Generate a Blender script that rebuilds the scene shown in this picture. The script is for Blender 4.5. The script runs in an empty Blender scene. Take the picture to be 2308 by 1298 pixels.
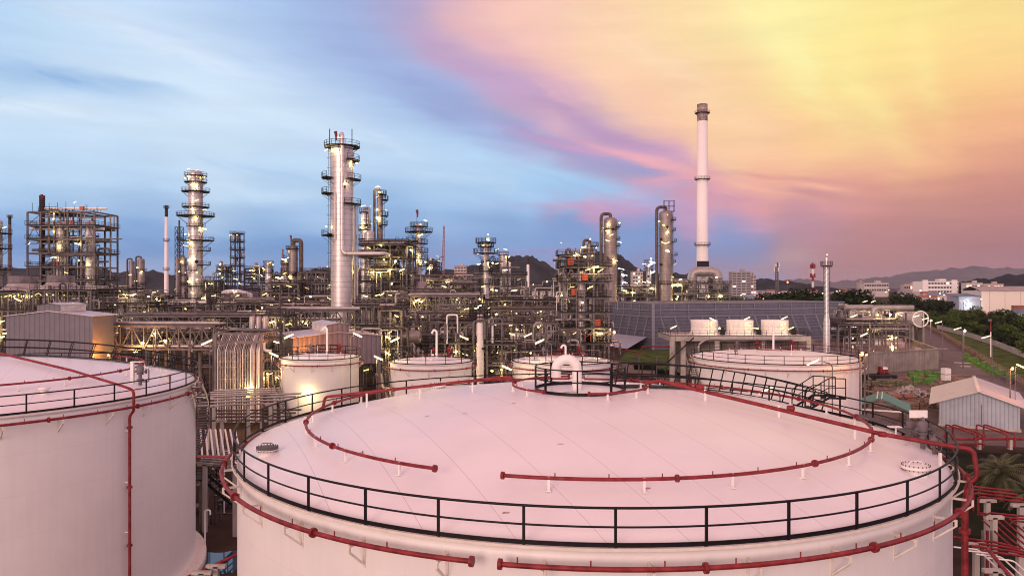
import bpy, math, random
from mathutils import Vector, Matrix
PI = math.pi
R_ = math.radians
random.seed(7)
sc = bpy.context.scene
col = sc.collection

# ---------------------------------------------------------------- camera
CAMZ = 20.0
FPX = 1690.0            # focal length in pixels of the 2308 wide photograph
CX, HY = 1154.0, 645.0
HAZE = 0.00004
cam_d = bpy.data.cameras.new('camera')
cam = bpy.data.objects.new('camera', cam_d)
col.objects.link(cam)
cam.location = (0, 0, CAMZ)
cam.rotation_euler = (PI / 2, 0, 0)
cam_d.sensor_width = 36.0
cam_d.lens = 36.0 * FPX / 2308.0
cam_d.shift_y = (HY - 649.0) / 2308.0
cam_d.clip_start = 0.2
cam_d.clip_end = 60000
sc.camera = cam

sc.view_settings.view_transform = 'Standard'
sc.view_settings.look = 'None'
sc.view_settings.exposure = 0.0
sc.view_settings.gamma = 1.0
sc.render.engine = 'CYCLES'
sc.cycles.use_denoising = True
sc.cycles.max_bounces = 5
sc.cycles.diffuse_bounces = 3
sc.cycles.glossy_bounces = 2
sc.cycles.transmission_bounces = 2
sc.cycles.volume_bounces = 0
sc.cycles.transparent_max_bounces = 6
sc.cycles.caustics_reflective = False
sc.cycles.caustics_refractive = False
sc.cycles.sample_clamp_indirect = 3.0
sc.cycles.filter_width = 1.05


def lin(c):
    return tuple(((v / 255.0) / 12.92 if v / 255.0 <= 0.04045 else ((v / 255.0 + 0.055) / 1.055) ** 2.4) for v in c)


# ---------------------------------------------------------------- world (dusk sky, colour by direction)
def pdir(px, py):
    v = Vector(((px - CX) / FPX, 1.0, (HY - py) / FPX))
    return v.normalized()


SKY = [  # photo-measured sky colours: x, y, rgb, spread (px)
    (0, 20, (170, 208, 245), 170), (220, 30, (205, 228, 250), 170), (420, 20, (195, 220, 248), 150),
    (600, 30, (168, 197, 236), 150), (780, 60, (158, 178, 222), 130), (930, 40, (182, 168, 206), 95),
    (1010, 90, (205, 170, 195), 70), (1060, 20, (240, 192, 190), 75), (1180, 80, (250, 202, 186), 110),
    (60, 180, (158, 192, 232), 70), (200, 200, (165, 198, 236), 60), (300, 212, (178, 208, 240), 45),
    (120, 90, (205, 230, 250), 110), (60, 270, (212, 234, 252), 110), (300, 300, (212, 234, 251), 150),
    (480, 180, (210, 230, 250), 140), (560, 340, (205, 230, 250), 150), (720, 230, (196, 218, 246), 120),
    (880, 200, (160, 188, 230), 120), (1020, 230, (160, 172, 218), 90), (1130, 180, (205, 172, 205), 75),
    (1250, 230, (240, 190, 190), 85), (1160, 290, (170, 165, 208), 70), (1320, 300, (185, 160, 195), 60),
    (1290, 345, (205, 162, 198), 45), (1420, 330, (205, 165, 190), 60), (1450, 375, (225, 165, 190), 45),
    (1290, 385, (150, 165, 205), 55), (1400, 405, (165, 160, 200), 45), (1500, 350, (232, 172, 186), 50),
    (900, 330, (190, 220, 248), 120), (1080, 370, (185, 220, 248), 100), (1230, 420, (160, 203, 242), 70),
    (80, 420, (172, 208, 244), 110), (300, 430, (168, 203, 240), 110), (640, 440, (180, 212, 245), 100),
    (100, 540, (114, 160, 215), 80), (320, 520, (106, 153, 211), 90), (600, 520, (112, 158, 214), 90),
    (860, 470, (140, 180, 225), 90), (1040, 450, (160, 195, 236), 80), (1100, 530, (130, 165, 215), 90),
    (300, 600, (145, 175, 218), 60), (640, 590, (118, 160, 212), 80), (900, 570, (130, 160, 208), 80),
    (1250, 467, (175, 150, 192), 30), (1340, 470, (205, 152, 188), 34), (1430, 465, (200, 155, 195), 40),
    (1420, 440, (215, 150, 178), 22), (1280, 520, (125, 160, 212), 60), (1450, 530, (125, 160, 212), 60),
    (1300, 620, (150, 155, 195), 60), (1650, 530, (130, 158, 210), 60), (1700, 580, (140, 145, 185), 60),
    (1400, 120, (253, 212, 178), 120), (1560, 60, (252, 224, 168), 110), (1480, 230, (252, 203, 172), 100),
    (1660, 200, (253, 210, 160), 100), (1700, 330, (252, 205, 165), 90), (1780, 50, (254, 243, 170), 120),
    (1900, 130, (254, 234, 152), 110), (2040, 60, (253, 232, 150), 120), (2240, 40, (253, 226, 150), 120),
    (2000, 230, (253, 215, 150), 110), (2200, 200, (253, 202, 140), 110), (1850, 300, (253, 205, 150), 90),
    (2100, 330, (248, 185, 140), 100), (2290, 300, (246, 178, 140), 90), (1600, 440, (242, 168, 172), 55),
    (1760, 400, (248, 178, 155), 60), (1880, 420, (235, 165, 150), 60), (1700, 470, (232, 160, 170), 50),
    (1980, 420, (225, 155, 145), 80), (2180, 400, (215, 150, 135), 90), (2290, 420, (205, 140, 132), 90),
    (1560, 480, (190, 155, 195), 45), (1850, 500, (190, 145, 165), 70), (2050, 520, (188, 132, 135), 90),
    (2250, 540, (170, 122, 128), 100), (1780, 575, (176, 142, 152), 45), (1900, 590, (180, 132, 132), 80),
    (2100, 620, (172, 128, 126), 90), (1650, 620, (160, 138, 158), 55), (1500, 600, (140, 145, 188), 60),
]
world = bpy.data.worlds.new('World')
sc.world = world
world.use_nodes = True
nt = world.node_tree
nt.nodes.clear()
N = nt.nodes.new
L = nt.links.new


def wmath(op, a, b=None, c=None):
    n = N('ShaderNodeMath'); n.operation = op
    for i, v in enumerate((a, b, c)):
        if v is None: continue
        if isinstance(v, (int, float)): n.inputs[i].default_value = v
        else: L(v, n.inputs[i])
    return n.outputs[0]


def wvec(op, a, b=None, s=None):
    n = N('ShaderNodeVectorMath'); n.operation = op
    for i, v in enumerate((a, b)):
        if v is None: continue
        if isinstance(v, (tuple, Vector)): n.inputs[i].default_value = tuple(v)
        else: L(v, n.inputs[i])
    if s is not None:
        if isinstance(s, (int, float)): n.inputs['Scale'].default_value = s
        else: L(s, n.inputs['Scale'])
    return n.outputs['Value'] if op in ('DOT_PRODUCT', 'LENGTH') else n.outputs['Vector']


tc = N('ShaderNodeTexCoord')
d0 = tc.outputs['Generated']
# wispy warp: noise stretched along the drift of the high cloud
mp = N('ShaderNodeMapping'); mp.inputs['Rotation'].default_value = (0, R_(-24), 0)
mp.inputs['Scale'].default_value = (2.2, 3.0, 11.0)
L(d0, mp.inputs['Vector'])
n1 = N('ShaderNodeTexNoise'); n1.inputs['Scale'].default_value = 1.6
n1.inputs['Detail'].default_value = 7; n1.inputs['Roughness'].default_value = 0.56
L(mp.outputs[0], n1.inputs['Vector'])
w1 = wvec('SUBTRACT', n1.outputs['Color'], (0.5, 0.5, 0.5))
w1 = wvec('MULTIPLY', w1, (0.075, 0.0, 0.05))
dw = wvec('NORMALIZE', wvec('ADD', d0, w1))
acc = None; wsum = None
BG = [((0, -1, 0.25), 3.0, (1.9, 1.32, 1.22), 0.02), ((-1, -0.3, 0.3), 3.0, (1.15, 0.86, 0.86), 0.02),
      ((1, -0.3, 0.3), 3.0, (0.90, 0.76, 0.98), 0.02), ((0, -0.2, 1), 3.5, (0.70, 0.29, 0.34), 0.05),
      ((0, 0.2, -1), 3.0, (0.16, 0.12, 0.12), 0.03)]
pts = [(pdir(x, y), (FPX / (s * 0.62)) ** 2, lin(c), 1.0) for x, y, c, s in SKY]
pts += [(Vector(d).normalized(), k, c, w) for d, k, c, w in BG]
for d, k, c, w in pts:
    e = wmath('MULTIPLY_ADD', wvec('DOT_PRODUCT', dw, d), k, -k + math.log(w))
    e = wmath('EXPONENT', e)
    t = wvec('SCALE', Vector(c), None, e)
    acc = t if acc is None else wvec('ADD', acc, t)
    wsum = e if wsum is None else wmath('ADD', wsum, e)
skyc = wvec('SCALE', acc, None, wmath('DIVIDE', 1.0, wsum))

# cloud bands and streaks: long soft ellipses laid over the sky by direction (azimuth, height), broken up by drifting noise
STREAKS = [  # x, y, slope (deg, down to the right), half length, half width, rgb, strength, noise share
    (640, 60, 24, 260, 55, (172, 198, 238), .55, .5), (350, 90, 20, 230, 26, (226, 239, 253), .7, .7), (520, 130, 18, 240, 18, (188, 212, 244), .7, .8),
    (470, 235, 14, 300, 34, (220, 238, 253), .6, .7), (130, 185, 13, 150, 20, (146, 186, 232), .95, .45), (320, 212, 7, 70, 8, (160, 196, 236), .8, .4),
    (90, 250, 4, 200, 18, (222, 238, 253), .7, .5), (750, 320, 14, 260, 26, (206, 228, 250), .6, .7), (900, 160, 33, 180, 40, (158, 176, 224), .6, .5),
    (1010, 250, 30, 140, 30, (150, 165, 216), .65, .4), (1050, 150, 38, 120, 26, (196, 160, 200), .55, .4), (1130, 110, 36, 130, 22, (236, 182, 190), .5, .5),
    (1200, 305, 22, 130, 18, (148, 160, 208), .85, .4), (1340, 350, 21, 130, 17, (160, 158, 202), .85, .3), (1450, 392, 14, 90, 12, (160, 162, 205), .8, .4),
    (1300, 265, 26, 170, 20, (190, 155, 196), .75, .4), (1440, 325, 22, 110, 16, (194, 150, 186), .7, .4), (1260, 325, 16, 90, 9, (204, 158, 198), .8, .5), (1400, 348, 20, 120, 9, (232, 168, 190), .85, .4),
    (1330, 262, 25, 240, 32, (190, 160, 202), .5, .35), (1180, 235, 32, 130, 24, (198, 168, 204), .45, .4), (180, 560, 2, 260, 22, (100, 146, 205), .55, .5), (620, 560, 2, 260, 20, (104, 150, 206), .5, .5),
    (1500, 378, 14, 100, 9, (242, 178, 182), .8, .4), (1530, 408, -4, 80, 8, (240, 170, 182), .75, .6), (1340, 466, 2, 110, 7, (206, 148, 190), .95, .55), (1420, 441, 3, 30, 4, (224, 142, 178), .9, .3),
    (1500, 470, 2, 90, 9, (196, 150, 192), .7, .6), (1180, 380, 17, 180, 20, (184, 218, 248), .7, .5), (1320, 425, 10, 120, 14, (160, 202, 242), .7, .4), (1040, 440, 5, 220, 14, (178, 210, 244), .6, .7),
    (1720, 430, 10, 90, 9, (253, 192, 166), .8, .7), (1840, 405, 4, 110, 8, (214, 145, 150), .7, .6), (1860, 440, 6, 90, 10, (206, 148, 152), .7, .6), (1800, 468, 3, 120, 9, (222, 156, 162), .6, .7), (1690, 455, 4, 100, 7, (205, 152, 178), .7, .6), (1880, 425, 8, 60, 7, (250, 186, 160), .6, .6),
    (2120, 420, -6, 170, 14, (206, 142, 134), .4, .7), (2180, 330, -10, 160, 22, (250, 190, 150), .4, .7), (1780, 120, 50, 150, 34, (255, 247, 176), .6, .5), (1950, 190, 62, 130, 30, (255, 238, 160), .6, .5), (1500, 150, 32, 200, 30, (255, 222, 186), .5, .6), (2090, 150, 80, 120, 26, (255, 236, 160), .4, .5),
    (1600, 250, 30, 180, 24, (254, 214, 172), .5, .6), (1790, 572, -6, 42, 14, (190, 156, 160), .9, .35), (1735, 596, -6, 60, 9, (176, 146, 156), .8, .4), (1660, 610, 0, 60, 7, (168, 150, 172), .6, .4),
    (1200, 563, 0, 110, 5, (152, 148, 192), .7, .3), (150, 505, 3, 230, 16, (112, 158, 214), .6, .6), (560, 540, 2, 220, 16, (116, 160, 214), .5, .6), (330, 590, 0, 200, 14, (160, 188, 226), .6, .5),
    (560, 440, 6, 220, 16, (204, 228, 250), .6, .7), (880, 480, 3, 160, 12, (134, 174, 224), .6, .6), (90, 400, 3, 160, 20, (196, 222, 248), .6, .6), (700, 400, 8, 200, 12, (168, 202, 240), .6, .7)]
sx = N('ShaderNodeSeparateXYZ'); L(dw, sx.inputs[0])
ysafe = wmath('MAXIMUM', sx.outputs[1], 0.05)
uu = wmath('DIVIDE', sx.outputs[0], ysafe); vv = wmath('DIVIDE', sx.outputs[2], ysafe)
front = wmath('GREATER_THAN', sx.outputs[1], 0.08)
cb = N('ShaderNodeCombineXYZ'); L(uu, cb.inputs[0]); L(vv, cb.inputs[1])
mr_ = N('ShaderNodeMapping'); mr_.inputs['Rotation'].default_value = (0, 0, R_(14)); mr_.inputs['Scale'].default_value = (1.0, 1.0, 1.0)
L(cb.outputs[0], mr_.inputs['Vector'])
ms_ = N('ShaderNodeMapping'); ms_.inputs['Scale'].default_value = (5.0, 34.0, 1.0); L(mr_.outputs[0], ms_.inputs['Vector'])
n4 = N('ShaderNodeTexNoise'); n4.noise_dimensions = '2D'; n4.inputs['Scale'].default_value = 1.0; n4.inputs['Detail'].default_value = 7; n4.inputs['Roughness'].default_value = 0.62
n4.inputs['Distortion'].default_value = 0.6
L(ms_.outputs[0], n4.inputs['Vector'])
nf = N('ShaderNodeMapRange'); nf.inputs[1].default_value = .41; nf.inputs[2].default_value = .58; L(n4.outputs['Fac'], nf.inputs[0])
nf = wmath('MULTIPLY', nf.outputs[0], 1.0)
for (px, py, ang, la, lb, c, st_, ns) in STREAKS:
    u0, v0 = (px - CX) / FPX, (HY - py) / FPX; a = R_(-ang); la /= FPX; lb /= FPX
    du = wmath('SUBTRACT', uu, u0); dv = wmath('SUBTRACT', vv, v0)
    p = wmath('ADD', wmath('MULTIPLY', du, math.cos(a) / la), wmath('MULTIPLY', dv, math.sin(a) / la))
    q = wmath('ADD', wmath('MULTIPLY', du, -math.sin(a) / lb), wmath('MULTIPLY', dv, math.cos(a) / lb))
    r2 = wmath('ADD', wmath('MULTIPLY', p, p), wmath('MULTIPLY', q, q))
    w_ = wmath('EXPONENT', wmath('MULTIPLY', r2, -.62))
    w_ = wmath('MULTIPLY', w_, wmath('MULTIPLY_ADD', nf, ns, 1 - ns)); w_ = wmath('MULTIPLY', wmath('MULTIPLY', w_, min(1, st_ * 1.15)), front)
    mx = N('ShaderNodeMix'); mx.data_type = 'RGBA'; L(w_, mx.inputs[0]); L(skyc, mx.inputs[6]); mx.inputs[7].default_value = (*lin(c), 1)
    skyc = mx.outputs[2]
# fine streaks of cirrus
mp2 = N('ShaderNodeMapping'); mp2.inputs['Rotation'].default_value = (0, R_(-14), 0)
mp2.inputs['Scale'].default_value = (3.5, 5.0, 30.0)
L(d0, mp2.inputs['Vector'])
n2 = N('ShaderNodeTexNoise'); n2.inputs['Scale'].default_value = 1.5
n2.inputs['Detail'].default_value = 8; n2.inputs['Roughness'].default_value = 0.6
L(mp2.outputs[0], n2.inputs['Vector'])
st = wmath('MULTIPLY_ADD', n2.outputs['Fac'], 0.24, 0.88)
skyc = wvec('SCALE', skyc, None, st)
bgn = N('ShaderNodeBackground'); L(skyc, bgn.inputs['Color']); bgn.inputs['Strength'].default_value = 1.0
wo = N('ShaderNodeOutputWorld'); L(bgn.outputs[0], wo.inputs['Surface'])
world.cycles.sampling_method = 'MANUAL'
world.cycles.sample_map_resolution = 256

# ---------------------------------------------------------------- last of the daylight: a broad soft sun, low behind
sun_d = bpy.data.lights.new('sun', 'SUN')
sun_d.energy = 1.7
sun_d.angle = R_(28)
sun_d.color = (1.0, 0.71, 0.60)
sun = bpy.data.objects.new('sun', sun_d)
col.objects.link(sun)
sun.rotation_euler = Vector((0.42, 0.85, -0.20)).to_track_quat('-Z', 'Y').to_euler()


# ---------------------------------------------------------------- materials
MATS = {}


def mat(name, base, rough=0.6, metal=0.0, amt=0.15, scale=2.0, bump=0.0, lines=None, streak=0.0, wob=None, spec=0.5, coat=0.0):
    """procedural: base colour varied by noise, optional dark lines (brick), optional vertical dirt streaks"""
    if name in MATS: return MATS[name]
    m = bpy.data.materials.new(name); m.use_nodes = True
    t = m.node_tree; b = t.nodes['Principled BSDF']
    b.inputs['Roughness'].default_value = rough; b.inputs['Metallic'].default_value = metal
    b.inputs['Specular IOR Level'].default_value = spec
    b.inputs['Coat Weight'].default_value = coat
    tc = t.nodes.new('ShaderNodeTexCoord'); vec = tc.outputs['Object']
    n = t.nodes.new('ShaderNodeTexNoise'); n.inputs['Scale'].default_value = scale
    n.inputs['Detail'].default_value = 6; n.inputs['Roughness'].default_value = 0.6
    t.links.new(vec, n.inputs['Vector'])
    mx = t.nodes.new('ShaderNodeMix'); mx.data_type = 'RGBA'
    hi = wob or tuple(min(1, v * (1 + amt)) for v in base)
    lo = tuple(v * (1 - amt * 1.4) for v in base)
    mr = t.nodes.new('ShaderNodeMapRange'); mr.inputs[1].default_value = 0.32; mr.inputs[2].default_value = 0.68
    t.links.new(n.outputs['Fac'], mr.inputs[0])
    t.links.new(mr.outputs[0], mx.inputs[0])
    mx.inputs[6].default_value = (*lo, 1); mx.inputs[7].default_value = (*hi, 1)
    out = mx.outputs[2]
    if streak:
        mp = t.nodes.new('ShaderNodeMapping'); mp.inputs['Scale'].default_value = (3.0, 3.0, 0.12)
        t.links.new(vec, mp.inputs[0])
        n2 = t.nodes.new('ShaderNodeTexNoise'); n2.inputs['Scale'].default_value = 1.3; n2.inputs['Detail'].default_value = 5
        t.links.new(mp.outputs[0], n2.inputs['Vector'])
        mr2 = t.nodes.new('ShaderNodeMapRange'); mr2.inputs[1].default_value = 0.45; mr2.inputs[2].default_value = 0.75
        mr2.inputs[3].default_value = 0.0; mr2.inputs[4].default_value = streak
        t.links.new(n2.outputs['Fac'], mr2.inputs[0])
        m2 = t.nodes.new('ShaderNodeMix'); m2.data_type = 'RGBA'
        t.links.new(mr2.outputs[0], m2.inputs[0]); t.links.new(out, m2.inputs[6])
        m2.inputs[7].default_value = (base[0] * .42, base[1] * .34, base[2] * .28, 1)
        out = m2.outputs[2]
    h = None
    if lines:
        kind, w, hh, ms, dark = lines[:5]
        br = t.nodes.new('ShaderNodeTexBrick')
        br.inputs['Scale'].default_value = 1.0; br.inputs['Brick Width'].default_value = w
        br.inputs['Row Height'].default_value = hh; br.inputs['Mortar Size'].default_value = ms
        br.inputs['Mortar Smooth'].default_value = 0.3
        br.inputs['Color1'].default_value = (0, 0, 0, 1); br.inputs['Color2'].default_value = (0, 0, 0, 1)
        br.inputs['Mortar'].default_value = (1, 1, 1, 1)
        if kind == 'plan':
            mp = t.nodes.new('ShaderNodeMapping'); mp.inputs['Rotation'].default_value = (0, 0, lines[5])
            t.links.new(vec, mp.inputs[0]); t.links.new(mp.outputs[0], br.inputs['Vector'])
        else:  # cyl: angle*radius, z
            sx = t.nodes.new('ShaderNodeSeparateXYZ'); t.links.new(vec, sx.inputs[0])
            at = t.nodes.new('ShaderNodeMath'); at.operation = 'ARCTAN2'
            t.links.new(sx.outputs[1], at.inputs[0]); t.links.new(sx.outputs[0], at.inputs[1])
            ml = t.nodes.new('ShaderNodeMath'); ml.operation = 'MULTIPLY'; ml.inputs[1].default_value = lines[5]
            t.links.new(at.outputs[0], ml.inputs[0])
            cb = t.nodes.new('ShaderNodeCombineXYZ'); t.links.new(ml.outputs[0], cb.inputs[0])
            t.links.new(sx.outputs[2], cb.inputs[1]); t.links.new(cb.outputs[0], br.inputs['Vector'])
        m3 = t.nodes.new('ShaderNodeMix'); m3.data_type = 'RGBA'; m3.blend_type = 'MULTIPLY'
        fm = t.nodes.new('ShaderNodeMath'); fm.operation = 'MULTIPLY'; fm.inputs[1].default_value = dark
        t.links.new(br.outputs['Fac'], fm.inputs[0]); t.links.new(fm.outputs[0], m3.inputs[0])
        t.links.new(out, m3.inputs[6]); m3.inputs[7].default_value = (0.25, 0.2, 0.2, 1)
        out = m3.outputs[2]
        h = br.outputs['Fac']
    t.links.new(out, b.inputs['Base Color'])
    if bump:
        n3 = t.nodes.new('ShaderNodeTexNoise'); n3.inputs['Scale'].default_value = scale * 4; n3.inputs['Detail'].default_value = 4
        t.links.new(vec, n3.inputs['Vector'])
        bp = t.nodes.new('ShaderNodeBump'); bp.inputs['Strength'].default_value = bump; bp.inputs['Distance'].default_value = 0.05
        t.links.new(n3.outputs['Fac'], bp.inputs['Height']); t.links.new(bp.outputs[0], b.inputs['Normal'])
    mrr = t.nodes.new('ShaderNodeMapRange'); mrr.inputs[3].default_value = max(0.05, rough - .08); mrr.inputs[4].default_value = min(1, rough + .1)
    t.links.new(n.outputs['Fac'], mrr.inputs[0]); t.links.new(mrr.outputs[0], b.inputs['Roughness'])
    MATS[name] = m
    return m


def ridged(name, base, axis, period, rough=0.5, metal=0.1, amt=0.08, depth=0.35):
    """corrugated sheet: ribs as bump along an object axis"""
    if name in MATS: return MATS[name]
    m = mat(name, base, rough, metal, amt, 0.6)
    t = m.node_tree; b = t.nodes['Principled BSDF']
    tc = t.nodes.new('ShaderNodeTexCoord'); wv = t.nodes.new('ShaderNodeTexWave')
    wv.bands_direction = axis; wv.inputs['Scale'].default_value = 1.0 / period * 0.31416 * 1.0
    t.links.new(tc.outputs['Object'], wv.inputs['Vector'])
    bc = b.inputs['Base Color'].links[0].from_socket
    mj = t.nodes.new('ShaderNodeMix'); mj.data_type = 'RGBA'; mj.blend_type = 'MULTIPLY'  # groove shade painted into the base colour, together with dirt in the joints
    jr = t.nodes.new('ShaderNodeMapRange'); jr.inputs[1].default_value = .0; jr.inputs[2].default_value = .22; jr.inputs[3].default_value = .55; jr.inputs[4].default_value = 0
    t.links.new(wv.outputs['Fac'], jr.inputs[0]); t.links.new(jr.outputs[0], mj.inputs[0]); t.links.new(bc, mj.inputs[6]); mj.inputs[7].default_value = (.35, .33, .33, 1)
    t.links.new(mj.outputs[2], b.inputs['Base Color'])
    bp = t.nodes.new('ShaderNodeBump'); bp.inputs['Strength'].default_value = depth; bp.inputs['Distance'].default_value = 0.03
    t.links.new(wv.outputs['Fac'], bp.inputs['Height']); t.links.new(bp.outputs[0], b.inputs['Normal'])
    return m


def emis(name, color, strength):
    if name in MATS: return MATS[name]
    m = bpy.data.materials.new(name); m.use_nodes = True
    b = m.node_tree.nodes['Principled BSDF']
    b.inputs['Base Color'].default_value = (0.8, 0.8, 0.75, 1)
    b.inputs['Emission Color'].default_value = (*color, 1); b.inputs['Emission Strength'].default_value = strength
    MATS[name] = m
    return m


M_tank = mat('white_tank_paint', (0.80, 0.77, 0.75), 0.42, 0, 0.025, 0.5, lines=('cyl', 9.0, 2.2, 0.012, 0.12, 15.0), streak=0.06)
M_roof = mat('white_roof_paint', (0.80, 0.77, 0.76), 0.34, 0, 0.035, 0.35, lines=('plan', 90.0, 2.1, 0.012, 0.42, R_(67)), bump=0.06)
M_white = mat('white_paint', (0.80, 0.77, 0.74), 0.5, 0, 0.06, 3.0)
M_cream = mat('cream_paint', (0.72, 0.66, 0.58), 0.5, 0, 0.08, 3.0)
M_red = mat('red_pipe_paint', (0.23, 0.014, 0.022), 0.5, 0, 0.35, 2.6, wob=(0.29, 0.034, 0.038), spec=0.3)
M_black = mat('black_rail_paint', (0.007, 0.006, 0.008), 0.5, 0, 0.3, 4.0, spec=0.25)
M_steel = mat('galvanised_steel', (0.155, 0.138, 0.146), 0.6, 0.0, 0.3, 0.7, streak=0.35, spec=0.25)
M_dsteel = mat('dark_steel', (0.022, 0.020, 0.024), 0.65, 0.0, 0.3, 0.8, spec=0.2)
M_pipe = mat('aluminium_clad_pipe', (0.36, 0.325, 0.32), 0.42, 0.35, 0.18, 0.9)
M_pipeb = mat('weathered_pipe', (0.10, 0.080, 0.074), 0.55, 0.0, 0.35, 0.8, spec=0.3)
M_clad = mat('aluminium_cladding', (0.60, 0.56, 0.56), 0.38, 0.5, 0.10, 0.5, lines=('cyl', 5.0, 1.1, 0.05, 0.55, 2.3), streak=0.15)
M_cladb = mat('weathered_cladding', (0.29, 0.245, 0.235), 0.48, 0.35, 0.2, 0.4, lines=('cyl', 4.0, 1.3, 0.05, 0.5, 2.0), streak=0.35)
M_conc = mat('stained_concrete', (0.26, 0.225, 0.20), 0.85, 0, 0.22, 0.5, bump=0.3, streak=0.55)
M_concl = mat('pale_concrete', (0.46, 0.42, 0.38), 0.85, 0, 0.12, 0.6, bump=0.2, streak=0.3)
M_orange = mat('orange_paint', (0.45, 0.07, 0.025), 0.5, 0, 0.15, 1.0)
M_dark = mat('black_metal', (0.014, 0.013, 0.015), 0.65, 0.0, 0.2, 1.0)
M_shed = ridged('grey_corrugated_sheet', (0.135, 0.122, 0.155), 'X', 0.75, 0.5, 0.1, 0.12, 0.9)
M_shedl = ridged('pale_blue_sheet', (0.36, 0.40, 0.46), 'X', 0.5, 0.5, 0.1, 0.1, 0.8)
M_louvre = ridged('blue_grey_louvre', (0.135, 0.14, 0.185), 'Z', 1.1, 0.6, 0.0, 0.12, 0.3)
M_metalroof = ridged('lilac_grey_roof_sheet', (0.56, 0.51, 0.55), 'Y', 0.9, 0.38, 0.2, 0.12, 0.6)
M_green = mat('green_roof_sheet', (0.03, 0.20, 0.17), 0.5, 0.1, 0.12, 1.0)
M_gcrate = mat('green_crate_paint', (0.10, 0.24, 0.035), 0.6, 0, 0.35, 1.0)
M_wood = mat('weathered_timber', (0.24, 0.155, 0.10), 0.8, 0, 0.3, 2.0, bump=0.3)
M_leaf = mat('foliage', (0.065, 0.10, 0.026), 0.8, 0, 0.5, 0.35, spec=0.08)
M_leafd = mat('dark_foliage', (0.022, 0.036, 0.016), 0.85, 0, 0.5, 0.35, spec=0.08)
M_bark = mat('bark', (0.10, 0.07, 0.05), 0.9, 0, 0.3, 3.0)
M_lamp = emis('warm_tube_light', (1.0, 0.76, 0.14), 4.5)
M_lampw = emis('white_tube_light', (1.0, 0.86, 0.34), 4)
M_lampd = emis('dim_amber_light', (1.0, 0.62, 0.16), 1.5)
M_lamph = emis('hot_tube_light', (1.0, 0.84, 0.36), 16)
M_lampc = emis('cool_tube_light', (0.85, 0.97, 1.0), 4)
M_sodium = emis('sodium_light', (1.0, 0.27, 0.012), 3.2)
M_sodw = emis('flood_light', (1.0, 0.86, 0.6), 12)


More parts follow.
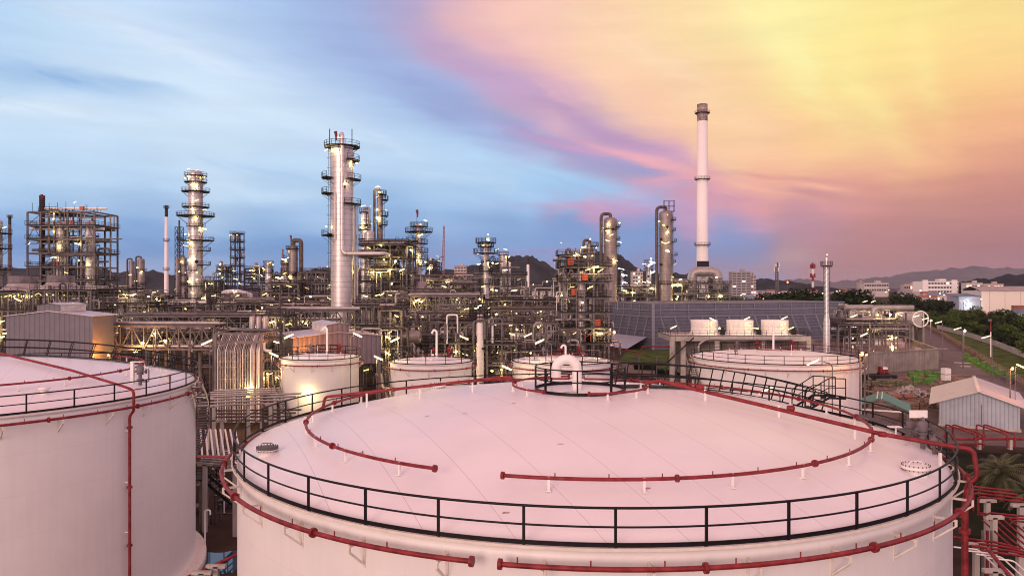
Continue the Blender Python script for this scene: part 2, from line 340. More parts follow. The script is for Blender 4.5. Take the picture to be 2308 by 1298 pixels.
# ---------------------------------------------------------------- mesh building
class MB:
    def __init__(self): self.v = []; self.f = []; self.s = []

    def add(self, vs, fs, smooth=False):
        o = len(self.v); self.v += [tuple(p) for p in vs]
        for f in fs: self.f.append(tuple(i + o for i in f)); self.s.append(smooth)
        return self

    def box(self, c, s, rz=0.0):
        x, y, z = c; a, b, h = s[0] / 2, s[1] / 2, s[2] / 2
        ca, sa = math.cos(rz), math.sin(rz)
        vs = []
        for dz in (-h, h):
            for dx, dy in ((-a, -b), (a, -b), (a, b), (-a, b)):
                vs.append((x + dx * ca - dy * sa, y + dx * sa + dy * ca, z + dz))
        return self.add(vs, [(0, 3, 2, 1), (4, 5, 6, 7), (0, 1, 5, 4), (1, 2, 6, 5), (2, 3, 7, 6), (3, 0, 4, 7)])

    def beam(self, p, q, w=0.1, h=None):
        h = h or w; p = Vector(p); q = Vector(q); d = q - p
        if d.length < 1e-6: return self
        d.normalize()
        up = Vector((0, 0, 1)) if abs(d.z) < 0.95 else Vector((0, 1, 0))
        s = d.cross(up).normalized(); u = s.cross(d).normalized()
        vs = []
        for c in (p, q):
            for a, b in ((-1, -1), (1, -1), (1, 1), (-1, 1)): vs.append(c + s * (a * w / 2) + u * (b * h / 2))
        return self.add(vs, [(3, 2, 1, 0), (4, 5, 6, 7), (0, 1, 5, 4), (1, 2, 6, 5), (2, 3, 7, 6), (3, 0, 4, 7)])

    def cyl(self, p, q, r0, r1=None, n=12, caps=True):
        r1 = r0 if r1 is None else r1
        return self.tube([p, q], [r0, r1], n, caps=caps)

    def tube(self, pts, r, n=8, closed=False, caps=True):
        P = [Vector(p) for p in pts]; m = len(P)
        rs = list(r) if isinstance(r, (list, tuple)) else [r] * m
        T = []
        for i in range(m):
            if closed: t = P[(i + 1) % m] - P[i - 1]
            elif i == 0: t = P[1] - P[0]
            elif i == m - 1: t = P[-1] - P[-2]
            else: t = (P[i + 1] - P[i]).normalized() + (P[i] - P[i - 1]).normalized()
            T.append(t.normalized() if t.length > 1e-9 else Vector((0, 0, 1)))
        up = Vector((0, 0, 1)) if abs(T[0].z) < 0.9 else Vector((1, 0, 0))
        u = (up - T[0] * up.dot(T[0])).normalized()
        vs = []; fs = []
        for i in range(m):
            u = (u - T[i] * u.dot(T[i]))
            u = u.normalized() if u.length > 1e-6 else T[i].orthogonal().normalized()
            w = T[i].cross(u)
            for k in range(n):
                a = 2 * PI * k / n
                vs.append(P[i] + (u * math.cos(a) + w * math.sin(a)) * rs[i])
        for i in range(m if closed else m - 1):
            j = (i + 1) % m
            for k in range(n):
                k2 = (k + 1) % n
                fs.append((i * n + k, i * n + k2, j * n + k2, j * n + k))
        self.add(vs, fs, n > 5)
        if caps and not closed:
            self.add(vs[:n], [tuple(reversed(range(n)))]); self.add(vs[-n:], [tuple(range(n))])
        return self

    def lathe(self, prof, n=32, c=(0, 0), smooth=True, a0=0.0, a1=2 * PI):
        full = abs(a1 - a0 - 2 * PI) < 1e-6
        k = n if full else n + 1
        vs = []; fs = []
        for r, z in prof:
            for i in range(k):
                a = a0 + (a1 - a0) * i / n
                vs.append((c[0] + r * math.cos(a), c[1] + r * math.sin(a), z))
        for j in range(len(prof) - 1):
            for i in range(n):
                i2 = (i + 1) % k if full else i + 1
                fs.append((j * k + i, j * k + i2, (j + 1) * k + i2, (j + 1) * k + i))
        return self.add(vs, fs, smooth)

    def dome(self, c, r, z, h, n=16, m=4):
        self.lathe([(r * math.cos(a), z + h * math.sin(a)) for a in [PI / 2 * i / m for i in range(m)]] + [(0.001, z + h)], n, c)
        return self

    def drum(self, p, q, r, n=14):
        """horizontal or slanted vessel with dished ends"""
        p = Vector(p); q = Vector(q); d = (q - p).normalized()
        pts = []; rs = []
        for t in (0, .25, .5, .75, 1):
            a = PI / 2 * t
            pts.append(p - d * (r * 0.5 * math.cos(a))); rs.append(max(.01, r * math.sin(a)))
        for t in (1, .75, .5, .25, 0):
            a = PI / 2 * t
            pts.append(q + d * (r * 0.5 * math.cos(a))); rs.append(max(.01, r * math.sin(a)))
        # drop duplicates between shells
        return self.tube(pts, rs, n, caps=False)

    def quad(self, a, b, c, d): return self.add([a, b, c, d], [(0, 1, 2, 3)])

    def build(self, name, m, parent=None, label=None, kind=None, cat=None, group=None, bevel=0):
        me = bpy.data.meshes.new(name)
        me.from_pydata(self.v, [], self.f)
        me.polygons.foreach_set('use_smooth', self.s)
        if m: me.materials.append(m)
        me.update()
        o = bpy.data.objects.new(name, me); col.objects.link(o)
        if parent: o.parent = parent
        if label: o['label'] = label
        if kind: o['kind'] = kind
        if cat: o['category'] = cat
        if group: o['group'] = group
        return o


def thing(name, label, cat, loc=(0, 0, 0), rz=0.0, group=None):
    if len(label.split()) > 16: print('LONG', label)
    o = bpy.data.objects.new(name, None); col.objects.link(o)
    o.location = loc; o.rotation_euler = (0, 0, rz); o.empty_display_size = 0.5
    o['label'] = label; o['category'] = cat; o['kind'] = 'thing'
    if group: o['group'] = group
    return o


def tag(o, label, cat, group=None):
    o['kind'] = 'thing'; o['label'] = label; o['category'] = cat
    if group: o['group'] = group
    return o


KIDS = {}


def copy_tree(o, loc, rz=0.0, label=None, scale=None):
    """a thing, its parts and their sub-parts"""
    r = o.copy(); col.objects.link(r); r.location = loc; r.rotation_euler = (0, 0, rz)
    if scale: r.scale = scale if isinstance(scale, tuple) else (scale,) * 3
    if label: r['label'] = label
    for c in list(o.children):
        k = c.copy(); col.objects.link(k); k.parent = r
        for g in list(c.children):
            h = g.copy(); col.objects.link(h); h.parent = k
    return r


def W(px, py, Y):
    """point seen at photo pixel px,py when it stands Y metres away"""
    return Vector(((px - CX) / FPX * Y, Y, CAMZ - (py - HY) / FPX * Y))


def GX(px, Y): return (px - CX) / FPX * Y
def GZ(py, Y): return CAMZ - (py - HY) / FPX * Y


def arc(r, z, a0, a1, n, c=(0, 0)):
    return [(c[0] + r * math.cos(a0 + (a1 - a0) * i / n), c[1] + r * math.sin(a0 + (a1 - a0) * i / n), z) for i in range(n + 1)]


def elbow(pts, rad, k=4):
    """round the corners of a pipe run"""
    P = [Vector(p) for p in pts]; out = [P[0]]
    for i in range(1, len(P) - 1):
        a = P[i - 1] - P[i]; b = P[i + 1] - P[i]
        r = min(rad, a.length * .45, b.length * .45)
        a = P[i] + a.normalized() * r; b = P[i] + b.normalized() * r
        for j in range(k + 1):
            t = j / k
            out.append(a * (1 - t) ** 2 + P[i] * (2 * t * (1 - t)) + b * t ** 2)
    out.append(P[-1])
    return out


def rail(mb, pts, h=1.1, r=0.03, step=1.5, closed=False, toe=True, n=5):
    """guard rail along a polyline"""
    P = [Vector(p) for p in pts]
    up = Vector((0, 0, h))
    seg = P + ([P[0]] if closed else [])
    for a, b in zip(seg[:-1], seg[1:]):
        mb.tube([a + up, b + up], r, n, caps=False); mb.tube([a + up * .55, b + up * .55], r * .8, n, caps=False)
        if toe: mb.beam(a + Vector((0, 0, .06)), b + Vector((0, 0, .06)), 0.02, 0.12)
        k = max(1, int(round((b - a).length / step)))
        for i in range(k): mb.tube([a.lerp(b, i / k), a.lerp(b, i / k) + up], r, n, caps=False)
    if not closed: mb.tube([P[-1], P[-1] + up], r, n, caps=False)
    return mb
# ================================================================ storage tanks
def roof_z(r, R, zt, rise): return zt + rise * (1 - (r / R) ** 2)


def storage_tank(name, label, X, Y, R, zt, rise, a0=0.0, nposts=39, gap=None, nbr=36, detail=2, seg=128, bandz=0.35, group=None):
    t = thing(name, label, 'storage tank', (X, Y, 0), 0, group)
    rw = R - 0.15
    MB().lathe([(rw, 0.45), (rw, zt - 0.45), (rw + .02, zt - .30), (rw - .02, zt - .18), (rw - .10, zt - 0.06)], seg).build('tank_wall', M_tank, t)
    MB().lathe([(rw + .75, 0.0), (rw + .75, .38), (rw + .70, .45), (rw - .1, .45)], seg, smooth=False).build('foundation_ring', M_cream, t)
    prof = [(rw - .12 - (rw - .13) * i / 24, roof_z(rw - .12 - (rw - .13) * i / 24, R, zt, rise)) for i in range(24)] + [(0.001, zt + rise)]
    MB().lathe([(rw + .02, zt - .10)] + prof, seg).build('roof', M_roof, t)
    if detail:
        MB().lathe([(R + .03, zt - .02), (R + .08, zt - .02), (R + .08, zt + .06), (R + .03, zt + .06)], seg, smooth=False).build('rim_flange', M_cream, t)
    # guard rail
    rr = 0.037 if detail > 1 else 0.035
    MB().tube(arc(R, zt + 1.1, 0, 2 * PI, seg)[:-1], rr, 6, closed=True).build('handrail', M_black, t)
    MB().tube(arc(R, zt + .60, 0, 2 * PI, seg)[:-1], rr * .8, 6, closed=True).build('mid_rail', M_black, t)
    MB().lathe([(R - .012, zt + .07), (R + .012, zt + .07), (R + .012, zt + .19), (R - .012, zt + .19), (R - .012, zt + .07)], seg, smooth=False).build('toe_plate', M_black, t)
    pm = MB(); pm.box((0, 0, .56), (0.055, 0.075, 1.12)); pm.box((0, 0, .02), (.12, .10, .03))
    post = pm.build('railing_post', M_black, t)
    for i in range(nposts):
        o = post if i == 0 else post.copy()
        if i: col.objects.link(o)
        a = a0 + 2 * PI * i / nposts
        o.parent = t; o.location = (R * math.cos(a), R * math.sin(a), zt); o.rotation_euler = (0, 0, a)
    # red spray ring outside the wall
    rp = R + .42; zr = zt - bandz; pr = 0.075 if detail > 1 else 0.07
    g0, g1 = gap or (0, 0)
    sp = MB(); sp.tube(arc(rp, zr, g1, g0 + 2 * PI, seg), pr, 8)
    ring = sp.build('spray_ring_pipe', M_red, t)
    fl = MB(); nf = 18 if detail > 1 else 8
    fm = MB(); fm.cyl((0, -.05, 0), (0, .05, 0), pr * 1.95, n=12)
    fo = None
    for i in range(nf + 1):
        a = g1 + (g0 + 2 * PI - g1) * i / nf
        if fo is None: fo = fm.build('pipe_flange', M_red, ring); o = fo
        else: o = fo.copy(); col.objects.link(o); o.parent = ring
        o.location = (rp * math.cos(a), rp * math.sin(a), zr); o.rotation_euler = (0, 0, a)
    nz = MB()
    for i in range(int(2 * PI * rp / 1.9)):
        a = g1 + .03 + i * 1.9 / rp
        if a < g0 + 2 * PI - .03: nz.cyl((rp * math.cos(a), rp * math.sin(a), zr + pr), (rp * math.cos(a), rp * math.sin(a), zr + pr + .14), .02, n=6)
    nz.build('spray_nozzle_row', M_red, ring)['kind'] = 'stuff'
    bm = MB()
    bm.beam((-.42 - .12 - .02, 0, -.10), (.10, 0, -.10), .07, .07); bm.beam((.07, 0, -.10), (.07, 0, -.28), .07, .05)
    bm.beam((.08, 0, -.26), (-.54, 0, -.78), .07, .05); bm.box((-.56, 0, -.44), (.02, .10, .9))
    b0 = bm.build('pipe_bracket', M_cream, t)
    for i in range(nbr):
        o = b0 if i == 0 else b0.copy()
        if i: col.objects.link(o); o.parent = t
        a = a0 + .06 + 2 * PI * i / nbr
        o.location = (rp * math.cos(a), rp * math.sin(a), zr); o.rotation_euler = (0, 0, a)
    return t


def roof_ring(t, R, zt, rise, r, a0, a1, h=.45, nsup=14, rad=.055, nfl=6):
    z = lambda q: roof_z(q, R, zt, rise) + h
    p = MB().tube(arc(r, z(r), a0, a1, 90), rad, 8).build('roof_spray_pipe', M_red, t)
    fm = MB().cyl((0, -.045, 0), (0, .045, 0), rad * 2.0, n=12)
    for i in range(nfl + 1):
        a = a0 + (a1 - a0) * i / nfl
        o = MB(); o.v = list(fm.v); o.f = list(fm.f); o.s = list(fm.s)
        o = o.build('pipe_flange', M_red, p)
        o.location = (r * math.cos(a), r * math.sin(a), z(r)); o.rotation_euler = (0, 0, a)
    nz = MB()
    k = int(abs(a1 - a0) * r / 1.6)
    for i in range(1, k):
        a = a0 + (a1 - a0) * i / k
        nz.cyl((r * math.cos(a), r * math.sin(a), z(r)), (r * math.cos(a), r * math.sin(a), z(r) + .16), .018, n=6)
    nz.build('spray_nozzle_row', M_red, p)['kind'] = 'stuff'
    for i in range(nsup):
        a = a0 + (a1 - a0) * (i + .5) / nsup
        s = MB(); x, y = r * math.cos(a), r * math.sin(a)
        s.box((x, y, z(r) - h / 2 + .02), (.07, .07, h + .06), a); s.box((x, y, z(r) - h + .02), (.2, .16, .03), a)
        s.build('pipe_support', M_white, t)


def manhole(t, x, y, z, r, m1, m2):
    a = MB(); a.lathe([(r * .82, z - .1), (r * .82, z + .16), (r, z + .16), (r, z + .19)], 28, (x, y)); o = a.build('roof_manhole', m2, t)
    b = MB(); b.lathe([(r, z + .19), (r, z + .26), (r * .9, z + .27), (.001, z + .29)], 28, (x, y))
    b.build('manhole_cover', m1, o)
    k = MB()
    for i in range(20):
        q = 2 * PI * i / 20; k.cyl((x + r * .94 * math.cos(q), y + r * .94 * math.sin(q), z + .12), (x + r * .94 * math.cos(q), y + r * .94 * math.sin(q), z + .31), .02, n=5)
    k.build('cover_bolt_ring', M_pipeb, o)
    h = MB(); h.tube(elbow([(x - .25, y, z + .28), (x - .2, y, z + .42), (x + .2, y, z + .42), (x + .25, y, z + .28)], .08), .018, 6); h.build('handle', m1, o)
    return o


def valve_cluster(t, x, y, z, s=1.0, red=False):
    g = MB()
    g.cyl((x, y, z), (x, y, z + .9 * s), .10 * s, n=10); g.cyl((x, y, z + .3 * s), (x, y, z + .36 * s), .2 * s, n=12)
    g.cyl((x, y, z + .62 * s), (x, y, z + .68 * s), .2 * s, n=12); g.drum((x, y, z + .75 * s), (x, y, z + 1.05 * s), .20 * s, 12)
    g.cyl((x, y, z + 1.1 * s), (x, y, z + 1.3 * s), .05 * s, n=8)
    g.cyl((x - .3 * s, y, z + .8 * s), (x + .32 * s, y, z + .8 * s), .07 * s, n=8)
    g.cyl((x + .32 * s, y, z + .8 * s), (x + .36 * s, y, z + .8 * s), .15 * s, n=12)
    g.tube(elbow([(x + .1 * s, y, z + .2 * s), (x + .5 * s, y, z + .2 * s), (x + .5 * s, y, z + .95 * s)], .1 * s), .045 * s, 7)
    return g.build('vent_valve', M_red if red else M_steel, t)


def walkway(t, R, zt, rise, ang, r0, w=.8):
    """radial roof walkway with a guard rail each side, leaning with the roof"""
    ca, sa = math.cos(ang), math.sin(ang)
    n = 9
    dk = MB(); rl = MB()
    pp = []
    for i in range(n + 1):
        r = r0 + (R - .2 - r0) * i / n
        pp.append((r, roof_z(r, R, zt, rise) + .08))
    for (ra, za), (rb, zb) in zip(pp[:-1], pp[1:]):
        dk.beam((ra * ca, ra * sa, za), (rb * ca, rb * sa, zb), w, .04)
    for s in (-1, 1):
        ox, oy = -sa * s * w / 2, ca * s * w / 2
        top = []; mid = []
        for i, (r, z) in enumerate(pp):
            sl = -2 * rise * r / R / R
            nx, nz = -sl, 1.0; q = math.hypot(nx, nz); nx /= q; nz /= q
            nx += .14
            b = Vector((r * ca + ox, r * sa + oy, z)); e = b + Vector((nx * ca, nx * sa, nz)) * 1.05
            rl.beam(b, e, .05, .05); top.append(e); mid.append(b.lerp(e, .5))
        rl.tube(top, .03, 6); rl.tube(mid, .025, 6)
    dk.build('walkway_deck', M_dsteel, t); rl.build('walkway_railing', M_black, t)


def spiral_stair(t, R, zt, a0, a1, w=.8):
    n = int(zt / .24)
    tr = MB(); st = MB(); rl = MB(); pts = []; pin = []
    for i in range(n + 1):
        a = a0 + (a1 - a0) * i / n; z = zt * i / n
        tr.box(((R + w / 2) * math.cos(a), (R + w / 2) * math.sin(a), z), (w, .26, .04), a)
        pts.append(((R + w) * math.cos(a), (R + w) * math.sin(a), z)); pin.append(((R + .03) * math.cos(a), (R + .03) * math.sin(a), z))
    for P in (pts, pin):
        st = MB()
        for p, q in zip(P[:-1], P[1:]): st.beam(p, q, .04, .30)
        st.build('stringer', M_pipe, t)
    rl.tube([(p[0], p[1], p[2] + 1.05) for p in pts], .03, 6); rl.tube([(p[0], p[1], p[2] + .55) for p in pts], .025, 5)
    for p in pts[::4]: rl.tube([p, (p[0], p[1], p[2] + 1.05)], .025, 5)
    tr.build('stair_treads', M_steel, t); rl.build('stair_railing', M_black, t)


# ---- the big tank in front
MX, MY, TR, TZ, TRISE = 3.13, 34.62, 15.0, 13.1, 2.15
main = storage_tank('storage_tank', 'huge white tank with pink-lit domed roof and white hooped vent, nearest the camera', MX, MY, TR, TZ, TRISE,
                    a0=R_(-91.6), nposts=39, gap=(R_(-105.8), R_(-102.9)), nbr=34, detail=2, seg=192)


def mloc(px, py, Y): return (GX(px, Y) - MX, Y - MY, GZ(py, Y))


# roof spray ring, open at the front
def mang(px, r):
    k = (px - CX) / FPX
    # front intersection of the sight line with the circle
    A = 1 + k * k; B = -2 * (k * MX + MY); C = MX * MX + MY * MY - r * r
    Yv = (-B - math.sqrt(B * B - 4 * A * C)) / (2 * A)
    return math.atan2(Yv - MY, k * Yv - MX)


roof_ring(main, TR, TZ, TRISE, 12.2, mang(1133, 12.2), mang(980, 12.2) + 2 * PI - R_(0), .40, 26, .06, 14)
roof_ring(main, TR, TZ, TRISE, 3.1, R_(-88), R_(32), .32, 4, .05, 2)
roof_ring(main, TR, TZ, TRISE, 3.1, R_(95), R_(235), .32, 4, .05, 2)
zz = lambda r, h=.5: roof_z(r, TR, TZ, TRISE) + h
f1 = MB().tube(elbow([(3.1, 0, zz(3.1, .35)), (3.6, -.2, zz(3.6, .55)), (11.2, -5.6, zz(12.4, .5)), (13.2, -6.7, TZ + .95), (13.85, -7.05, TZ + .9), (13.95, -7.1, TZ - .1), (13.7, -7.0, TZ - .35)], .25), .085, 10)
f1 = f1.build('feed_pipe', M_red, main)
for (x, y, z) in ((8.4, -3.6, zz(9.2, .52)), (5.2, -1.35, zz(5.3, .53)), (11.2, -5.6, zz(12.4, .5))):
    MB().drum((x - .09, y + .06, z), (x + .09, y - .06, z), .115, 10).build('pipe_flange', M_red, f1)
for (x, y, r_) in ((5.4, -1.5, 5.6), (8.0, -3.3, 8.6), (10.4, -5.0, 11.5), (12.9, -6.55, 14.4)):
    MB().box((x, y, zz(r_, .22)), (.09, .09, .55)).build('pipe_support', M_white, main)
f2 = MB().tube(elbow([(-12.1, .95, zz(12.2, .4)), (-12.0, .97, zz(12.2, .92)), (-3.2, .5, zz(3.1, .62)), (-3.05, .45, zz(3.1, .32))], .15), .07, 8).build('feed_pipe', M_red, main)
for x in (-10, -7.5, -5):
    MB().box((x, .85, zz(abs(x), .3)), (.08, .08, .75)).build('pipe_support', M_white, main)
rs = MB().tube(elbow([(13.75, -6.95, TZ - .35), (13.6, -7.0, TZ - .9), (13.55, -7.0, TZ - 1.3), (13.55, -7.0, .6)], .3), .12, 10).build('riser_pipe', M_red, main)
for z in (11.0, 8.2, 5.4): MB().cyl((13.55, -7.0, z - .08), (13.55, -7.0, z + .08), .2, n=12).build('pipe_flange', M_red, rs)
M_rust = mat('rust_stain', (.34, .15, .07), .8, 0, .4, 6.0, wob=(.62, .40, .32))
rr_ = random.Random(2)
for k in range(16):
    a_ = rr_.uniform(0, 2 * PI); q_ = rr_.uniform(3.5, 14.2); x_, y_ = q_ * math.cos(a_), q_ * math.sin(a_)
    P_ = [(x_ + rr_.uniform(.05, .16) * math.cos(t_), y_ + rr_.uniform(.015, .05) * math.sin(t_)) for t_ in [2 * PI * i / 9 for i in range(9)]]
    MB().add([(x, y, roof_z(math.hypot(x, y), TR, TZ, TRISE) + .012) for x, y in P_], [tuple(range(9))]).build('rust_spot', M_rust, main)
P_ = [(-.9 + .055 * i, -1.15 + .35 * math.sin(i * .2)) for i in range(14)]
b_ = MB()
b_.add([(x, y + w_ * .05, roof_z(math.hypot(x, y + w_ * .05), TR, TZ, TRISE) + .014) for w_ in (-1, 1) for x, y in P_], [(i, i + 1, 15 + i, 14 + i) for i in range(13)])
b_.build('rust_run', M_rust, main)
# hooped vent pipe and its ring of railing
vp = MB(); vx = 3.0 - MX
vp.tube([(vx, 0, TZ + TRISE - .1)] + [(vx - .48 + .48 * math.cos(a), 0, TZ + TRISE + .92 + .46 * math.sin(a)) for a in [PI * i / 14 for i in range(15)]] + [(vx - .96, 0, TZ + TRISE + .55)], .225, 20, caps=False)
vp.lathe([(.34, 0.0), (.34, .05), (.2, .05)], 20, (vx, 0))
v = vp.v
vp.v = v[:-60] + [(x, y, z + TZ + TRISE + .42) for x, y, z in v[-60:]]
vp.build('vent_pipe', M_white, main)
cr = MB()
for h_ in (1.1, .58): cr.tube(arc(2.05, zz(2.05, h_), 0, 2 * PI, 48)[:-1], .03, 6, closed=True)
cr.lathe([(2.035, zz(2.05, .0)), (2.06, zz(2.05, .0)), (2.06, zz(2.05, .14)), (2.035, zz(2.05, .14))], 48, smooth=False)
cr.build('vent_railing', M_black, main)
for i in range(8):
    a = R_(-98) + 2 * PI * i / 8
    MB().box((2.05 * math.cos(a), 2.05 * math.sin(a), zz(2.05, .56)), (.09, .07, 1.1), a).build('railing_post', M_black, main)
manhole(main, -12.7, -5.3, roof_z(13.7, TR, TZ, TRISE), .42, M_steel, M_white)
manhole(main, 11.1, -8.2, roof_z(13.8, TR, TZ, TRISE), .48, M_white, M_white)
manhole(main, -7.2, 6.4, roof_z(9.6, TR, TZ, TRISE), .45, M_white, M_white)
walkway(main, TR, TZ, TRISE, R_(25), 2.2)
for k, (px, py, Y) in enumerate(((2080, 1010, 31), (2050, 990, 32.5), (2105, 1003, 30.3))):
    x, y, z = mloc(px, py, Y); valve_cluster(main, x, y, roof_z(math.hypot(x, y), TR, TZ, TRISE), (1.0, .75, .6)[k])
x, y, z = mloc(2070, 1005, 31.6)
MB().box((x, y, z + 1.35), (.75, .04, .32)).cyl((x + .25, y + .05, z), (x + .25, y + .05, z + 1.4), .03, n=6).build('white_gauge_board', M_white, main)
MB().box((x - .75, y + .5, z + .72), (.5, .3, .04)).box((x - .7, y + .5, z + .25), (.05, .05, 1.0)).build('instrument_cover', M_white, main)
pl = MB()
for k in range(3): pl.tube(arc(TR - .35 - .18 * k, TZ + .45, R_(12), R_(-18), 20), .035, 6)
pl.build('conduit_run', M_steel, main)
# stair gate at the rim
g = MB(); ga = R_(25)
gx, gy = 14.6 * math.cos(ga), 14.6 * math.sin(ga)
rail(g, [(gx - .9, gy + .6, TZ + .1), (gx + .1, gy + .2, TZ + .9), (gx + 1.1, gy - .3, TZ + .9)], 1.1, .03, .55)
rail(g, [(gx - .6, gy - .5, TZ + .1), (gx + .5, gy - .9, TZ + .9), (gx + 1.3, gy - 1.1, TZ + .9)], 1.1, .03, .55)
for k in range(5): g.box((gx - .6 + .25 * k, gy - .05 - .1 * k, TZ + .18 + .18 * k), (.25, .9, .03), -.3)
g.build('access_stair', M_black, main)

# ---- left tank
LX, LY = -37.3, 50.2
left = storage_tank('storage_tank', 'large white tank cut by the frame edge, a red riser pipe down its wall', LX, LY, 15.0, 13.1, 2.15,
                    a0=R_(-60), nposts=39, gap=(R_(-160), R_(-157)), nbr=34, detail=2, seg=160)
roof_ring(left, 15, 13.1, 2.15, 11.4, R_(-150), R_(60), .4, 16, .06, 10)
walkway(left, 15, 13.1, 2.15, R_(37), 2.5)


def tank_angle(cx_, cy_, px, r):
    k = (px - CX) / FPX
    A = 1 + k * k; B = -2 * (k * cx_ + cy_); C = cx_ ** 2 + cy_ ** 2 - r * r
    Yv = (-B - math.sqrt(B * B - 4 * A * C)) / (2 * A)
    return math.atan2(Yv - cy_, k * Yv - cx_)


la = tank_angle(LX, LY, 301, 15.4)
ca, sa = math.cos(la), math.sin(la)
rp = MB().tube(elbow([(15.42 * ca, 15.42 * sa, .7), (15.1 * ca, 15.1 * sa, .7), (15.1 * ca, 15.1 * sa, 12.2), (15.42 * ca, 15.42 * sa, 12.5), (15.42 * ca, 15.42 * sa, 13.75), (14.6 * ca, 14.6 * sa, 13.95),
                      (11.4 * ca - 1.5, 11.4 * sa + 1.3, 14.65), (2.0 * ca, 2.0 * sa + 1, 15.7)], .3), .085, 8).build('riser_pipe', M_red, left)
for z in (1.6, 4.4, 7.9, 11.5): MB().cyl((15.1 * ca, 15.1 * sa, z - .06), (15.1 * ca, 15.1 * sa, z + .06), .16, n=12).build('pipe_flange', M_red, rp)
for z in (2.2, 5.2, 8.2, 11.3): MB().beam((14.84 * ca - .25, 14.84 * sa - .1, z), (15.1 * ca, 15.1 * sa, z), .06, .06).build('pipe_bracket', M_white, left)
rp2 = MB().tube(elbow([(15.42 * ca, 15.42 * sa, .7), (15.42 * ca + 1.2, 15.42 * sa - 1.2, .5), (15.42 * ca + 5, 15.42 * sa - 1.5, .5), (22.5, -8, 1.0)], .3), .085, 8).build('ground_pipe', M_red, left)
lz = lambda r: roof_z(r, 15, 13.1, 2.15)
for (px, r_, s) in ((316, 13.2, 1.1),):
    a = tank_angle(LX, LY, px, r_); valve_cluster(left, r_ * math.cos(a), r_ * math.sin(a), lz(r_), s)
    MB().box((r_ * math.cos(a) - .2, r_ * math.sin(a), lz(r_) + 1.5), (.8, .3, .05)).box((r_ * math.cos(a) - .5, r_ * math.sin(a), lz(r_) + .75), (.2, .2, 1.5)).build('instrument_cover', M_white, left)
for (px, r_) in ((378, 13.5), (100, 12.4)):
    a = tank_angle(LX, LY, px, r_)
    MB().lathe([(.22, lz(r_) - .1), (.22, lz(r_) + .28), (.34, lz(r_) + .3), (.34, lz(r_) + .36), (.001, lz(r_) + .4)], 16, (r_ * math.cos(a), r_ * math.sin(a))).build('roof_nozzle', M_white, left)
spiral_stair(left, 15.0, 13.1, R_(75), R_(8))

# ---- smaller tanks in the second row
G2 = None
SM = [
    ('tall narrow white tank with a spiral stair and a lit lamp on its wall', 722, 96.0, 5.0, 10.9, R_(275), R_(186), 0),
    ('squat white tank between the tall narrow tank and the slim ground-standing vessel', 972, 93.0, 5.15, 10.7, R_(268), R_(184), 1),
    ('white tank right behind the hooped vent, washed in yellow lamp light', 1266, 93.6, 6.25, 10.7, R_(262), R_(182), 2),
    ('wide white tank with pink roof below the three white fan cylinders', 1744, 96.9, 10.45, 10.8, R_(235), R_(180), 3)]
for lab, px, Y, R, zt, s0, s1, k in SM:
    X = GX(px, Y)
    t = storage_tank('storage_tank', lab, X, Y, R, zt, R * .085, a0=R_(-91), nposts=int(R * 2.9), gap=(R_(100), R_(101)), nbr=int(R * 2.6), detail=1, seg=72, bandz=.55)
    spiral_stair(t, R + .05, zt, s0, s1)
    roof_ring(t, R, zt, R * .085, R * .55, R_(20), R_(160), .3, 5, .05, 3)
    if R > 6: roof_ring(t, R, zt, R * .085, R * .25, R_(200), R_(340), .3, 3, .05, 2)
    rz = lambda r: roof_z(r, R, zt, R * .085)
    vpx = MB().tube(elbow([(R * .1, R * .3, rz(.3 * R)), (R * .1, R * .3, rz(.3 * R) + (3.2 if k != 2 else 1.2)), (R * .1 - .35, R * .3, rz(0) + (3.4 if k != 2 else 1.3)), (R * .1 - .6, R * .3, rz(0) + (2.9 if k != 2 else .9))], .3), .14, 9).build('vent_pipe', M_white, t)
    valve_cluster(t, -R * .35, R * .35, rz(.5 * R), 1.0); valve_cluster(t, R * .38, R * .42, rz(.56 * R), 1.1, True); valve_cluster(t, 0, R * .62, rz(.6 * R), 1.0, True)
    valve_cluster(t, -R * .55, -R * .25, rz(.6 * R), .6)
    MB().cyl((R * .05, -R * .45, rz(.45 * R)), (R * .05, -R * .45, rz(.45 * R) + 1.3), .03, n=6).lathe([(.25, rz(.45 * R)), (.05, rz(.45 * R) + .25)], 8, (R * .05, -R * .45)).build('roof_gauge', M_white, t)
    cb = MB(); rail(cb, [(-R * .2, R * .35, rz(.4 * R)), (R * .35, R * .35, rz(.4 * R)), (R * .35, R * .75, rz(.8 * R)), (-R * .2, R * .75, rz(.8 * R))], 1.1, .035, 1.2, True)
    cb.build('platform_railing', M_black, t)
    for i in range(4):
        a = R_(200 + i * 33)
        MB().box((R * .78 * math.cos(a), R * .78 * math.sin(a), rz(.78 * R) + .22), (.07, .07, .5)).build('pipe_support', M_white, t)
# ================================================================ ground
g = MB(); g.quad((-30000, -300, 0), (30000, -300, 0), (30000, 40000, 0), (-30000, 40000, 0))
M_ground = mat('plant_ground', (0.030, 0.020, 0.015), 0.95, 0, 0.45, 0.12, bump=0.4, wob=(0.075, 0.048, 0.034), spec=0.1)
g.build('ground', M_ground, kind='structure')
# ================================================================ plant kit
rnd = random.Random(11)
LAMPS = [M_lamp, M_lamp, M_lampd, M_lampd, M_lampw, M_lamph]


def point(parent, loc, color, e, size=.3):
    l = bpy.data.lights.new('lamp_light', 'POINT'); l.energy = e; l.color = color; l.shadow_soft_size = size
    o = bpy.data.objects.new('lamp_light', l); col.objects.link(o); o.parent = parent; o.location = loc; return o


